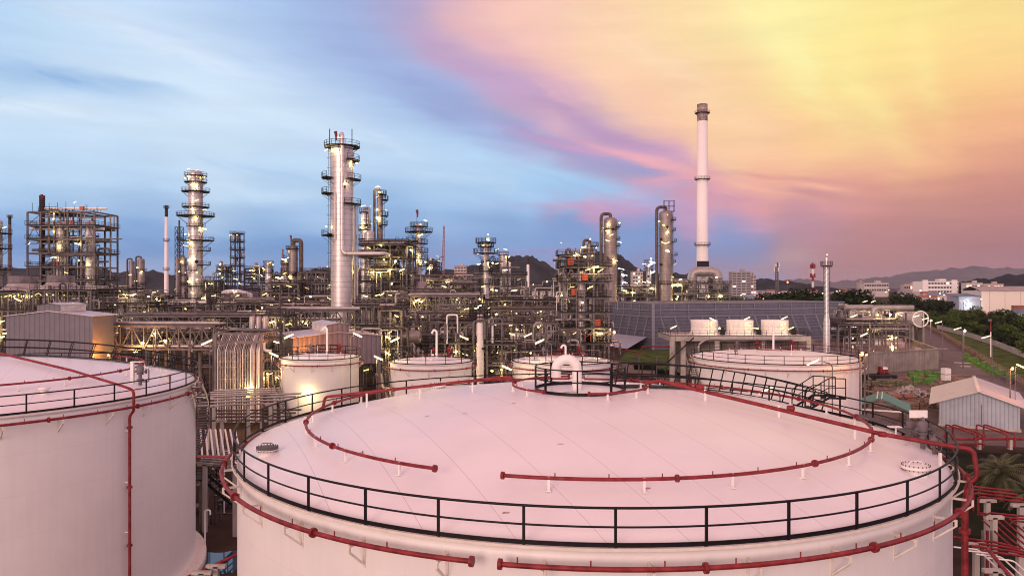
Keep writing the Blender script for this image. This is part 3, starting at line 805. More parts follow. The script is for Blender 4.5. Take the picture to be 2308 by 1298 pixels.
def lamp_at(t, p, L_=1.0, m=None, az=None, name='lamp_tube'):
    """a tube light fixture: the glowing tube, a cap above it"""
    m = m or rnd.choice(LAMPS)
    az = rnd.choice([.35, -.5, .15, 2.6]) if az is None else az
    dx, dy, dz = math.cos(az) * L_ / 2, math.sin(az) * L_ / 2, L_ * rnd.choice([.12, .2, -.15, .05])
    x, y, z = p
    q = rnd.random()
    if m is M_lampd: L_ *= .75; dx *= .75; dy *= .75
    if q < .45: dx, dy, dz = dx * .32, dy * .32, dz * .4; rr_ = .14 * L_
    else: rr_ = .075 * max(.8, L_ * .8)
    o = MB().cyl((x - dx, y - dy, z - dz), (x + dx, y + dy, z + dz), rr_, n=6).build(name, m, t)
    if rnd.random() < .42: point(t, (x, y - .25, z - .1), (1, .74, .22) if m is not M_lampc else (.8, .95, 1), 260 * L_ * L_, .25)
    return o


def deck_ring(t, r, z, a0, a1, w=1.0, name='platform', m=None, n=None):
    """curved platform bracketed on a column"""
    n = n or max(4, int(abs(a1 - a0) / R_(22)))
    d = MB(); d.lathe([(r, z), (r + w, z), (r + w, z + .08), (r, z + .08), (r, z)], n, a0=a0, a1=a1, smooth=False)
    for i in range(0, n + 1, 2):
        a = a0 + (a1 - a0) * i / n
        d.beam((r * math.cos(a), r * math.sin(a), z - w * .8), ((r + w) * math.cos(a), (r + w) * math.sin(a), z), .07)
    o = d.build(name, m or M_dsteel, t)
    rl = MB(); closed = abs(a1 - a0) > 6.2
    pts = arc(r + w, z + .08, a0, a1, n)
    rail(rl, pts[:-1] if closed else pts, 1.1, .045, 1.2, closed, True, 4)
    rl.build('platform_railing', M_dsteel if m is None else m, o)
    return o


def column(label, px, ytop, ybase, wpx, Y, plats=(), pipe=None, m=None, taper=None, lamps=4, ladder=True, lm=None, crown=None, sock=False, group=None, rings=True, name='distillation_column', cat='column'):
    """px: centre, ytop: top of shell, wpx: width, all in the photo; plats: (ypx, a0deg, a1deg) looking from above, -90 = towards camera"""
    X = GX(px, Y); r = wpx / 2 / FPX * Y; zt = GZ(ytop, Y)
    t = thing(name, label, cat, (X, Y, 0), 0, group)
    m = m or M_clad
    sh = MB()
    if taper:
        yz, k = taper; zz_ = GZ(yz, Y)
        sh.lathe([(r * k, 0), (r * k, zz_ - 1.5), (r, zz_), (r, zt)], 24)
    else: sh.lathe([(r * 1.0, 0), (r, zt)], 24)
    sh.lathe([(r * math.cos(a), zt + r * .5 * math.sin(a)) for a in [PI / 2 * i / 5 for i in range(5)]] + [(.001, zt + r * .5)], 24)
    sh.build('shell', m, t)
    if rings:
        rg = MB(); z = 8.0
        while z < zt - 1:
            rg.lathe([(r, z), (r + .07, z), (r + .07, z + .16), (r, z + .16)], 20, smooth=False); z += rnd.choice([4.0, 5.5, 6.5])
        rg.build('stiffener_ring', m, t)['kind'] = 'stuff'
    for pl in plats:
        yp, a0, a1 = pl[:3]; w = pl[3] if len(pl) > 3 else max(.9, r * .55)
        deck_ring(t, r, GZ(yp, Y), R_(a0), R_(a1), w)
    if ladder:
        la = R_(rnd.choice([-20, -35, -150]))
        ld = MB(); x, y = (r + .35) * math.cos(la), (r + .35) * math.sin(la)
        for s in (-.22, .22): ld.beam((x + s, y, 3), (x + s, y, zt), .05)
        z = 3
        while z < zt: ld.beam((x - .22, y, z), (x + .22, y, z), .035); z += .6
        for z in range(5, int(zt), 2): ld.tube([(x - .4, y, z), (x - .4, y - .6, z), (x + .4, y - .6, z), (x + .4, y, z)], .03, 4)
        ld.build('ladder', M_dsteel, t)
    if pipe:
        side, pr = pipe[0], pipe[1]; zb = pipe[2] if len(pipe) > 2 else 4.0
        xo = side * (r + pr * 1.8)
        pts = [(0, 0, zt + r * .3), (0, 0, zt + r * .5 + pr * 2), (xo, -pr, zt + r * .5 + pr * 2), (xo, -pr, zb)]
        MB().tube(elbow(pts, pr * 3, 6), pr, 10, caps=False).build('overhead_pipe', M_pipe if m in (M_clad, M_white) else M_pipeb, t)
        cl = MB(); z = zb + 4
        while z < zt - 2: cl.beam((side * r * .7, -r * .5, z), (xo, -pr, z), .12); z += 7
        cl.build('pipe_guide', M_dsteel, t)['kind'] = 'stuff'
    for k in range(rnd.randint(1, 3)):
        a = R_(rnd.uniform(-160, -20)); z = rnd.uniform(zt * .5, zt * .92)
        MB().cyl((r * .9 * math.cos(a), r * .9 * math.sin(a), z), ((r + .5) * math.cos(a), (r + .5) * math.sin(a), z), min(.4, r * .3), n=10).cyl(((r + .5) * math.cos(a), (r + .5) * math.sin(a), z), ((r + .6) * math.cos(a), (r + .6) * math.sin(a), z), min(.52, r * .4), n=12).build('manway', M_dsteel, t)
    if crown:
        cw = r + 1.2
        c = MB()
        for (x, y) in ((-cw, -cw), (cw, -cw), (cw, cw), (-cw, cw)): c.beam((x, y, zt - .5), (x, y, zt + crown), .12)
        for z in (zt + crown * .5, zt + crown):
            for a, b in (((-cw, -cw), (cw, -cw)), ((cw, -cw), (cw, cw)), ((cw, cw), (-cw, cw)), ((-cw, cw), (-cw, -cw))): c.beam((*a, z), (*b, z), .12)
        c.box((0, 0, zt - .4), (cw * 2, cw * 2, .1))
        c.build('top_frame', M_dsteel, t)
    zz_ = [GZ(p[0], Y) for p in plats] or [zt * .5, zt * .8]
    for k in range(lamps):
        z = zz_[k % len(zz_)] + rnd.choice([1.6, 2.0, -.6])
        a = R_(rnd.choice([-170, -10, -60, -120, -90]))
        rr_ = r + (.9 if a > R_(-30) or a < R_(-150) else .4)
        lamp_at(t, (rr_ * math.cos(a), rr_ * math.sin(a), z), 1.0 * Y / 190, lm)
    if sock:
        MB().cyl((-r * .6, 0, zt), (-r * .6, 0, zt + 4), .05, n=5).build('windsock_pole', M_dsteel, t)
        MB().tube([(-r * .6, 0, zt + 3.9), (-r * .6 + .15, 0, zt + 3.2), (-r * .6 + .2, 0, zt + 2.0)], [.35, .3, .12], 8).build('windsock', M_red, t)
    return t


def stack(label, px, ytop, wpx, Y, wb=None, m=None, cap=None, capm=None, rings=(), group=None, red=0):
    X = GX(px, Y); r = wpx / 2 / FPX * Y; rb = (wb or wpx) / 2 / FPX * Y; zt = GZ(ytop, Y)
    t = thing('chimney_stack', label, 'chimney', (X, Y, 0), 0, group)
    zc = GZ(cap, Y) if cap else zt
    rc = rb + (r - rb) * zc / zt
    MB().lathe([(rb, 0), (rc, zc), (rc * .8, zc)], 28).build('shaft', m or M_white, t)
    if cap: MB().lathe([(rc * 1.01, zc), (r * 1.01, zt), (r * .85, zt), (r * .85, zt - 1)], 28).build('dark_cap', capm or M_dark, t)
    for yr in rings:
        z = GZ(yr, Y); rz_ = rb + (r - rb) * z / zt
        deck_ring(t, rz_, z, 0, 2 * PI, max(.6, r * .45), 'ring_platform', M_pipeb if Y > 300 else None, 16)
    if red: MB().lathe([(rb + (r - rb) * .35 + .05, zt * .33), (rb + (r - rb) * .37 + .05, zt * .35)], 20).build('red_band', M_red, t)
    return t


def truss(mb, p, q, h, n, w=.15):
    p = Vector(p); q = Vector(q); up = Vector((0, 0, h))
    mb.beam(p, q, w); mb.beam(p + up, q + up, w)
    for i in range(n + 1):
        a = p.lerp(q, i / n); mb.beam(a, a + up, w * .7)
        if i < n:
            b = p.lerp(q, (i + 1) / n)
            if i % 2: mb.beam(a, b + up, w * .7)
            else: mb.beam(a + up, b, w * .7)


def pipe_mat(): return rnd.choice([M_pipe, M_pipe, M_pipeb, M_pipeb, M_steel, M_white if rnd.random() < .4 else M_pipe])


def block(label, x0, x1, Y, ytop, dep=8.0, levels=3, bays=4, pipes=10, vert=8, drums=2, vess=1, lamps=5, braces=True, name='process_frame', cat='steel frame', seed=0,
          ztop=None, zlow=4.0, m=None, lm=None, redb=0, top=True, group=None, lampl=1.2, decks=True):
    """an open steel frame with decks, pipe runs, vessels and lamps"""
    rn = random.Random(seed * 7 + int(x0))
    m = m or M_steel
    X0, X1 = GX(x0, Y), GX(x1, Y); w = X1 - X0; zt = ztop or GZ(ytop, Y)
    t = thing(name, label, cat, ((X0 + X1) / 2, Y + dep / 2, 0), 0, group)
    hx, hy = w / 2, dep / 2
    cw = .28 if Y < 200 else .4
    xs = [-hx + w * i / bays for i in range(bays + 1)]
    cm = MB().box((0, 0, zt / 2), (cw, cw, zt)); c0 = cm.build('steel_post', m, t)
    k = 0
    for x in xs:
        for y in (-hy, hy):
            o = c0 if k == 0 else c0.copy()
            if k: col.objects.link(o); o.parent = t
            o.location = (x, y, 0); k += 1
    zs = [zlow + (zt - zlow) * i / (levels - 1) if levels > 1 else zt for i in range(levels)]
    for li, z in enumerate(zs):
        f = MB()
        for y in (-hy, hy): f.box((0, y, z + .003 * li), (w - cw - .02, cw * .7, cw * 1.1))
        for x in xs: f.box((x, 0, z - .01), (cw * .7, dep - cw - .02, cw))
        f.build('floor_beams', m, t)
        if decks and (li < levels - 1 or top):
            a, b = sorted(rn.sample(range(bays + 1), 2)) if bays > 2 and rn.random() < .4 else (0, bays)
            d = MB().box(((xs[a] + xs[b]) / 2, 0, z + cw * .62), (xs[b] - xs[a] + 1.0, dep + .8, .06)); dk = d.build('deck_grating', M_dsteel, t)
            rl = MB(); xa, xb = xs[a] - .5, xs[b] + .5; rail(rl, [(xa, -hy - .4, z + cw * .66), (xb, -hy - .4, z + cw * .66), (xb, hy + .4, z + cw * .66), (xa, hy + .4, z + cw * .66)], 1.1, .035 if Y < 170 else .05, 1.6, True, True, 4)
            rl.build('guard_railing', M_dsteel, dk)
    if braces:
        for i in range(bays):
            for j in range(levels - 1):
                if rn.random() < .4:
                    b = MB(); za, zb = zs[j], zs[j + 1]; xm = (xs[i] + xs[i + 1]) / 2
                    if rn.random() < .5: b.beam((xs[i], -hy, za), (xm, -hy + .02, zb - .3), .14); b.beam((xs[i + 1], -hy, za), (xm, -hy - .02, zb - .3), .14)
                    else: b.beam((xs[i], -hy, za), (xs[i + 1], -hy, zb - .3), .14)
                    b.build('brace', m, t)
    for i in range(int(pipes * 1.8)):
        z = rn.choice(zs) + rn.choice([.45, .9, 1.5, -.6, -1.1]); y = rn.uniform(-hy - .5, hy)
        r = rn.choice([.08, .1, .13, .18, .25]) * (1 if Y < 200 else 1.4)
        xa, xb = -hx - rn.uniform(-2, 1.5), hx + rn.uniform(-2, 1.5)
        if rn.random() < .6:
            xm = rn.uniform(xa * .6, xb * .6); dz = rn.choice([-2.2, -1.5, 1.2, 1.8])
            pts = [(xa, y, z), (xm, y, z), (xm, y, z + dz), (xb, y, z + dz)]
        else: pts = [(xa, y, z), (xb, y, z)]
        MB().tube(elbow(pts, r * 2.5, 3), r, 7).build('pipe_run', pipe_mat(), t)
    for i in range(int(vert * 2.4)):
        x = rn.uniform(-hx, hx); y = rn.uniform(-hy - .7, hy); r = rn.choice([.07, .09, .12, .16, .22]) * (1 if Y < 200 else 1.4)
        za = rn.choice([0.2, zlow, zs[len(zs) // 2]]); zb = za + rn.uniform(3, max(4, zt - za + 1.5))
        dx = rn.choice([-1.6, -1, 1, 1.8]) * rn.uniform(.6, 2)
        MB().tube(elbow([(x, y, za), (x, y, zb), (x + dx, y, zb), (x + dx, y, zb - rn.uniform(.8, 4))], r * 2.5, 3), r, 7).build('riser_pipe', pipe_mat(), t)
    for i in range(drums):
        z = rn.choice(zs[:-1] if levels > 1 else zs); r = rn.uniform(.55, 1.1); x = rn.uniform(-hx * .7, hx * .7); l = rn.uniform(1.5, 3.2)
        y = rn.uniform(-hy * .6, hy * .3)
        d = MB().drum((x - l, y, z + r + .6), (x + l, y, z + r + .6), r, 14).build('horizontal_drum', rn.choice([M_pipe, M_cladb, M_white]), t)
        MB().box((x - l * .6, y, z + .5), (.3, r, .8)).box((x + l * .6, y, z + .5), (.3, r, .8)).build('saddle', M_conc, d)
    for i in range(vess):
        z = rn.choice(zs[:-1] if levels > 1 else [0]); r = rn.uniform(.6, 1.2); h = rn.uniform(3, 6); x = rn.uniform(-hx * .8, hx * .8); y = rn.uniform(-hy * .5, 0)
        v_ = MB().lathe([(r, z + .8), (r, z + h)], 16, (x, y)); v_.dome((x, y), r, z + h, r * .5)
        for q in range(4): v_.beam((x + r * .8 * math.cos(q * PI / 2 + .7), y + r * .8 * math.sin(q * PI / 2 + .7), z), (x + r * .8 * math.cos(q * PI / 2 + .7), y + r * .8 * math.sin(q * PI / 2 + .7), z + 1), .12)
        v_.build('vertical_vessel', rn.choice([M_clad, M_cladb, M_cladb]), t)
    for i in range(redb):
        MB().box((rn.uniform(-hx, hx) * .8, -hy + .5, rn.choice(zs) + 1.0), (.95, .8, 1.1)).build('equipment_cover', M_orange, t)
    for i in range(lamps):
        z = rn.choice(zs) + rn.choice([2.2, 1.8, -.5, -.7, 2.6]); x = rn.uniform(-hx, hx)
        lamp_at(t, (x, -hy - .4 - .2 * rn.random(), z), lampl * rn.uniform(.7, 1.1), lm or None)
    # small clutter of valves and fittings on the decks
    cl = MB()
    for i in range(int(pipes * 4)):
        x = rn.uniform(-hx, hx); y = rn.uniform(-hy, hy * .3); z = rn.choice(zs) + .3
        q = rn.random(); h = rn.uniform(.5, 1.7)
        if q < .5: cl.cyl((x, y, z), (x, y, z + h), .07, n=5); cl.cyl((x, y, z + h), (x, y, z + h + .05), .22, n=8); cl.cyl((x - .3, y, z + h * .5), (x + .3, y, z + h * .5), .12, n=6)
        elif q < .8: cl.tube(elbow([(x, y, z), (x, y, z + h), (x + .8, y, z + h), (x + .8, y, z)], .2, 2), .06, 5, caps=False)
        else: cl.box((x, y, z + .4), (.5, .4, .8))
    cl.build('valves_and_fittings', M_pipeb, t)['kind'] = 'stuff'
    return t


# ================================================================ tall columns
column('broad silver column with a blue railed crown and a wide pipe down its front', 771, 338, 700, 50, 160,
       plats=((333, 0, 360, 1.4), (363, -60, 60), (403, 150, 235, 1.9), (407, -60, 30, 1.6), (438, 150, 235, 1.9), (462, -70, 40, 1.6), (532, 150, 240, 1.9)),
       pipe=None, lamps=9, lm=M_lampw, sock=True)
bc = [o for o in bpy.data.objects if o.get('label', '').startswith('broad silver')][0]
zt = GZ(338, 160); r = 2.37
MB().tube(elbow([(-.2, 0, zt + .8), (-.2, -.3, zt + 3.0), (.7, -r - .5, zt + 3.0), (.7, -r - .5, GZ(573, 160)), (9.5, -r - .5, GZ(573, 160)), (9.5, 3, GZ(573, 160))], 1.1, 8), .42, 14).build('overhead_pipe', M_clad, bc)
MB().tube(elbow([(-.9, -r - .2, GZ(438, 160)), (-.9, -r - .2, GZ(540, 160))], .2), .1, 8).build('side_pipe', M_white, bc)
for dx, zz1, zz2 in ((r + .5, GZ(460, 160), 10), (r + 1.0, GZ(465, 160), 18)): MB().cyl((dx, -.5, zz2), (dx, -.5, zz1), .2, n=8).build('side_pipe', M_pipe, bc)
for s in (-1, 1): MB().cyl((s * r, -1.2, zt + .2), (s * r, -1.2, zt + 4.2), .09, n=6).build('davit', M_dsteel, bc)

column('slender silver column ringed with platforms and studded with bright lamps', 441, 392, 705, 31, 230,
       plats=((398, 0, 360), (412, 0, 360), (433, 0, 360, 2.0), (468, 0, 360, 1.8), (488, 0, 360, 3.4), (512, -120, -10), (543, 0, 360, 3.2), (566, -60, 40, 2.2), (598, -60, 40, 2.2), (610, -120, -60), (645, 0, 360, 2.2), (672, 0, 360, 2.0)),
       lamps=26, lm=None)
# stacks and thin columns at left
stack('thin weathered stack with a dark top at the left edge of the photo', 22, 486, 6, 350, 11, M_pipeb, 506, M_dark, rings=(490,), red=1)
stack('pink-white stack with a black tip, left of the lattice flare', 375, 463, 6.5, 380, 11, M_white, 489, M_dark, rings=(469, 543, 608))
column('rust-topped thin column at the foot of the lattice flare', 400, 582, 660, 8, 370, lamps=1, m=M_cladb, ladder=False)
column('short silver column touching the slender lamp-studded column', 415, 582, 660, 11, 360, plats=((598, 0, 360), (620, 0, 360), (640, 0, 360)), lamps=2, m=M_cladb, pipe=(-1, .3))
column('leftmost of the twin far columns below the dark hills', 297, 590, 668, 12, 420, lamps=2, m=M_cladb, pipe=(-1, .45), ladder=False)
column('right-hand twin far column with a looped pipe below the dark hills', 318, 586, 668, 15, 415, plats=((610, 0, 360), (640, 0, 360)), lamps=3, m=M_cladb, pipe=(-1, .45), ladder=False)
column('dark column of platforms cut by the left edge of the frame', -6, 500, 700, 20, 200, plats=((527, 0, 360, 2.2), (561, 0, 360, 2.2), (608, 0, 360, 2.2)), lamps=2)
column('domed column with a thick looped pipe, left of the broad silver column', 661, 557, 690, 20, 250, plats=((562, 0, 360), (583, 150, 230, 1.6), (620, 0, 360)), lamps=5, m=M_cladb, pipe=(1, .75), sock=True)
column('short crowned column beside the domed column with the looped pipe', 645, 592, 690, 12, 255, plats=((596, 0, 360), (612, 0, 360)), lamps=5, m=M_cladb)
column('squat far column with a ringed top, left of the lattice crane', 605, 592, 680, 13, 340, plats=((594, 0, 360), (603, 0, 360), (615, 0, 360)), lamps=2, m=M_clad)
column('thin column just right of the broad silver column, bright lamp on top', 821, 478, 690, 14, 185, plats=((480, 0, 360, .5), (508, -90, 90), (519, 0, 360), (540, 0, 360, 1.2)), lamps=10, pipe=(1, .3), m=M_clad)
column('thin tall column behind the square frame, pipe down its left flank', 856, 437, 690, 13, 190, plats=((440, -90, 90, 1.0), (452, -60, 60, 1.4), (488, -60, 60, 1.4), (508, -60, 60, 1.2)), lamps=9, pipe=(-1, .32), m=M_cladb)
column('column with crowded platforms and a red windsock, right of the square frame', 944, 508, 690, 15, 190, plats=((512, 0, 360, 1.4), (524, 0, 360, 2.6), (545, 90, 270, 2.4), (550, -90, 80, 1.4), (570, -90, 60, 1.5), (585, -90, 60, 1.5), (600, -90, 90, 1.5)), lamps=9, sock=True)
column('column with a railed double crown in front of the central hill', 1095, 548, 690, 14, 180, plats=((548, 0, 360, 1.7), (557, 0, 360, 1.2), (572, 0, 360, 2.2), (590, -90, 60, 1.5), (612, 0, 360, .9), (640, 0, 360, .9)), lamps=10)
column('broad short column with a lamp on its top, against the central hill', 1134, 574, 690, 16, 250, plats=((576, 0, 360, .6), (590, 90, 270, 1.4), (605, 120, 270, 1.0)), lamps=5)
column('thinnest silver column, against the slope of the central hill', 1149, 594, 690, 5.5, 260, lamps=2, ladder=False)
stack('thin white stack with black top, in front of the central hill', 1190, 581, 6, 420, 6.5, M_white, 596, M_dark)
column('thick pinkish vessel standing on the ground between the second and third small tanks', 1082, 712, 830, 17, 128, plats=((715, 0, 360, 1.2), (700, 0, 360, 1.2)), lamps=5, m=M_white, ladder=False)
column('silver column with double looped pipes above the lamp-lit stair frame', 1329, 552, 700, 15, 205, plats=((556, -90, 90, 1.5), (572, 0, 360, 1.0)), lamps=4, pipe=(-1, .4), m=M_cladb, crown=None)
column('brown-grey column with a looped overhead pipe, first of two by the blue-grey building', 1376, 497, 690, 30, 300, plats=((512, -60, 30, 1.3), (518, -150, -30, .8), (540, -50, 30, 1.2), (555, -50, 30, 1.2), (585, -50, 30, 1.2)), lamps=9, pipe=(-1, .64), m=M_cladb, lm=M_lampw)
column('brown-grey column carrying a square open cage on top, next to the tall white stack', 1501, 482, 690, 30, 300, plats=((497, -60, 30, 1.3), (520, -50, 30, 1.2), (545, -50, 30, 1.6), (576, -50, 30, 1.9), (592, -50, 30, 1.2), (640, 0, 360, .6)), lamps=10, pipe=(-1, .64), m=M_cladb)
cg = [o for o in bpy.data.objects if o.get('label', '').startswith('brown-grey column carrying')][0]
c = MB(); z0, z1 = GZ(477, 300), GZ(453, 300)
for x in (.6, 2.6, 4.6):
    for y in (-1.2, 1.2): c.beam((x - 1.4, y, z0), (x - 1.4, y, z1), .13)
for z in (z0, (z0 + z1) / 2, z1):
    for y in (-1.2, 1.2): c.beam((-.8, y, z), (3.2, y, z), .12)
    for x in (-.8, 3.2): c.beam((x, -1.2, z), (x, 1.2, z), .12)
c.box((1.2, 0, z0 + .05), (4.4, 2.9, .1)); c.build('top_cage', M_dsteel, cg)
column('far silver column with ringed crown between the two brown-grey columns', 1462, 597, 680, 12, 330, plats=((592, 0, 360), (600, 0, 360), (610, 0, 360)), lamps=8, lm=M_lampc)
column('far lamp-dotted column just right of the first brown-grey column', 1402, 612, 680, 6, 330, plats=((615, 0, 360), (630, 0, 360), (645, 0, 360)), lamps=9, lm=M_lampc)
# the tall stack
ts = stack('very tall white stack with a sooty top ring, the tallest thing in view', 1583, 236, 23, 330, 27, M_white, 274, mat('sooty_steel', (.16, .12, .115), .6, .3, .4, .5, wob=(.42, .34, .31)), rings=(256, 405, 553))
MB().lathe([(2.26, GZ(238, 330)), (2.30, GZ(250, 330))], 24).build('rusty_collar', mat('pale_rusty_steel', (.38, .30, .27), .6, .3, .3, .6), ts)
MB().box((-.8, -4.2, GZ(603, 330)), (5.2, .5, 5.4)).build('stack_damper_box', M_dsteel, ts)
# hot gas duct
t = thing('flue_duct', 'fat silver duct bending down beside the foot of the very tall white stack', 'duct', (GX(1560, 322), 322, 0))
MB().tube(elbow([(0, 0, 3), (0, 0, GZ(612, 322)), (10.5, -2, GZ(612, 322)), (10.5, -2, 19)], 3.2, 8), 2.1, 18).build('duct', M_pipe, t)
MB().tube([(-14, 0, GZ(636, 322)), (-1, 0, GZ(636, 322))], 1.3, 14).build('side_duct', M_clad, t)
for z in (9, 14, 19): MB().lathe([(2.1, z), (2.25, z), (2.25, z + .3), (2.1, z + .3)], 18).build('duct_flange', M_steel, t)
t = thing('slender_stack', 'slim pale stack with a round platform and swollen foot, over the blue-grey building', 'chimney', (GX(1863, 190), 190, 0))
r = .5
MB().lathe([(.85, 0), (.85, GZ(727, 190)), (r * 1.05, GZ(708, 190)), (r, GZ(600, 190)), (r * .8, GZ(598, 190)), (r * .8, GZ(580, 190))], 24).build('shaft', M_clad, t)
MB().lathe([(r * .9, GZ(580, 190)), (.02, GZ(577, 190))], 16).build('cap', M_pipe, t)
deck_ring(t, r * .8, GZ(600, 190), 0, 2 * PI, 1.0, 'ring_platform', None, 14)
hx = MB()
for k in range(2):
    P = []
    for i in range(60):
        a = i * .45 + k * PI; P.append(((r + .06) * math.cos(a), (r + .06) * math.sin(a), GZ(708, 190) + i * .19))
    hx.tube(P, .04, 4)
hx.build('helical_strake', M_steel, t)
MB().cyl((r + .3, 0, 3), (r + .3, 0, GZ(600, 190)), .1, n=6).cyl((-r - .3, 0, 8), (-r - .3, 0, GZ(600, 190)), .07, n=6).build('side_pipe', M_steel, t)
lamp_at(t, (0, -.3, GZ(574, 190)), .6, M_lampw)

# lattice towers / cranes


def lattice(name, label, cat, px, ytop, Y, w0, w1, m, lean=0.0, n=14, red=None, pipe=None, z0=0, group=None):
    zt = GZ(ytop, Y); t = thing(name, label, cat, (GX(px, Y), Y, z0), 0, group)
    f = MB(); th = max(.12, Y * .0006)
    C = lambda k, q: ((w0 + (w1 - w0) * q) * (1 if k in (1, 2) else -1) / 2 + lean * q, (w0 + (w1 - w0) * q) * (1 if k > 1 else -1) / 2, (zt - z0) * q)
    for k in range(4): f.beam(C(k, 0), C(k, 1), th)
    for i in range(n):
        for k in range(4):
            f.beam(C(k, i / n), C((k + 1) % 4, (i + 1) / n), th * .7); f.beam(C(k, (i + 1) / n), C((k + 1) % 4, (i + 1) / n), th * .7)
    f.build('lattice_mast', m, t)
    if pipe: MB().cyl((0, 0, 2), (0, 0, zt - z0 + pipe), max(.3, Y * .0012), n=8).build('riser_pipe', M_pipeb, t)
    return t


fl_ = lattice('lattice_flare', 'open lattice flare tower with a pipe up its middle', 'flare tower', 404, 512, 380, 3.0, 3.0, M_dsteel, n=16, pipe=3.5)
lattice('tower_crane_boom', 'reddish raised crane boom right of the windsock column', 'crane', 996, 510, 500, 2.5, .7, mat('crane_red', (.30, .13, .13), .6, 0, .2, .1), lean=1.4, n=20)
lattice('tower_crane_boom', 'small far crane boom between the squat column and the domed column', 'crane', 632, 562, 500, 1.6, .6, mat('crane_red', (.30, .13, .13), .6, 0, .2, .1), lean=1.6, n=14)
tm = lattice('telecom_mast', 'grey telecom mast with antennas above the far trees', 'mast', 1751, 592, 650, 2.2, 1.6, M_steel, n=18)
zz_ = GZ(592, 650)
for k in range(6): MB().box((2.0 * math.cos(k), 2.0 * math.sin(k), zz_ - 2 - (k % 2) * 4), (.8, .4, 3.2)).build('antenna', M_white, tm)
tr_ = thing('radio_mast', 'red and white radio mast above the far red roofs', 'mast', (GX(1832, 900), 900, 0))
for k in range(7):
    z0_, z1_ = GZ(690 - k * 14, 900), GZ(690 - (k + 1) * 14, 900); f = MB()
    for a in range(3):
        x, y = 1.2 * math.cos(a * 2.1), 1.2 * math.sin(a * 2.1); f.beam((x, y, max(0, z0_)), (x, y, z1_), .5)
        x2, y2 = 1.2 * math.cos(a * 2.1 + 2.1), 1.2 * math.sin(a * 2.1 + 2.1); f.beam((x, y, max(0, z0_)), (x2, y2, z1_), .35)
    f.build('mast_section', M_red if k % 2 == 0 else M_white, tr_)
for z in (GZ(600, 900), GZ(621, 900)):
    f = MB()
    for k in range(5): f.box((2.6 * math.cos(k * 1.25), 2.6 * math.sin(k * 1.25), z), (1.0, .6, 5.0))
    f.build('antenna_ring', M_red, tr_)['kind'] = 'stuff'

# ================================================================ big open structure at left
lf = block('tall open steel block around two silver vessels, dark stack beside it', 62, 213, 205, 478, 12, 7, 5, 16, 14, 2, 0, 12, zlow=GZ(664, 205), seed=3, redb=3)
hx_ = (GX(213, 205) - GX(62, 205)) / 2
for px in (122, 188):
    x = GX(px, 205) - GX(137.5, 205); MB().lathe([(1.15, 2), (1.15, GZ(500, 205))], 20, (x, -3)).dome((x, -3), 1.15, GZ(500, 205), .6).build('tall_vessel', M_clad, lf)
    for yy in (560, 600, 632): lamp_at(lf, (x + .3, -4.6, GZ(yy - 6, 205)), .8)
for k in range(8): MB().cyl((-hx_ + 1 + k * 2.3, -5.5, GZ(478, 205)), (-hx_ + 1 + k * 2.3, -5.5, GZ(478, 205) + rnd.uniform(1, 4)), .06, n=5).build('vent_stub', M_dsteel, lf)
stack('dark round stack rising through the tall open steel block', 95, 441, 12, 213, 12, M_dark)
ws = MB().tube([(GX(102, 200), 198.5, GZ(440, 200)), (GX(102, 200) + .1, 198.5, GZ(450, 200))], [.35, .15], 8).build('windsock', M_red)
tag(ws, 'red windsock beside the dark round stack', 'windsock')

# fan stack cones on air coolers


def air_cooler(label, xc, x0, x1, ytop, yb, Y, rtop, cols=True):
    t = thing('air_cooler', label, 'air cooler', (GX(xc, Y), Y, 0))
    z0 = GZ(yb, Y)
    w0, w1 = GX(x0, Y) - GX(xc, Y), GX(x1, Y) - GX(xc, Y)
    MB().box(((w0 + w1) / 2, 2.5, z0 - .9), (w1 - w0, 6, 1.8)).build('tube_bundle', M_dark, t)
    rl = MB(); rail(rl, [(w0, -1.1, z0 - 1.8), (w1, -1.1, z0 - 1.8)], 1.1, .045, 1.4); rl.build('guard_railing', M_dsteel, t)
    for k in range(6): x = w0 + (w1 - w0) * (k + .5) / 6; MB().box((x, -.4, (z0 - 1.8) / 2), (.3, .3, z0 - 1.8)).build('steel_post', M_steel, t)
    if rtop:
        h = GZ(ytop, Y) - z0
        MB().lathe([(rtop * 1.6, z0 + .05), (rtop * 1.0, z0 + h * .5)], 28, (0, 2.2)).build('fan_cone', M_pipe, t)
        MB().lathe([(rtop * 1.02, z0 + h * .5), (rtop * 1.02, z0 + h), (rtop * .9, z0 + h), (rtop * .9, z0 + h * .5)], 28, (0, 2.2), smooth=True).build('fan_ring', M_steel, t)
    for k in range(5): lamp_at(t, (w0 + (w1 - w0) * (k + .5) / 5, -1.6, z0 - 1.2), 1.2)
    return t


air_cooler('air cooler with a pale flared fan cone, below the windsock column', 938, 922, 1062, 619, 650, 178, 2.1)
air_cooler('air cooler with a wide fan drum at the foot of the tall steel block', 124, 95, 165, 621, 652, 165, 2.7)
air_cooler('air cooler with a pale low drum near the left edge', 40, 0, 92, 622, 655, 172, 3.0)

# white low tanks in the plant


def plain_tank(label, px, wpx, ytop, ydome, Y, m=M_white):
    r = wpx / 2 / FPX * Y; zt = GZ(ytop, Y); t = thing('storage_tank', label, 'storage tank', (GX(px, Y), Y, 0))
    MB().lathe([(r, 0), (r, zt)], 48).build('tank_wall', m, t)
    h = GZ(ydome, Y) - zt
    MB().lathe([(r * (1 - i / 8) + .001, zt + h * (1 - (1 - i / 8) ** 2)) for i in range(9)], 48).build('roof', m, t)
    rl = MB(); rail(rl, arc(r - .1, zt, 0, 2 * PI, 40)[:-1], 1.1, .05, 2.5, True, False, 4); rl.build('roof_railing', M_steel, t)
    return t


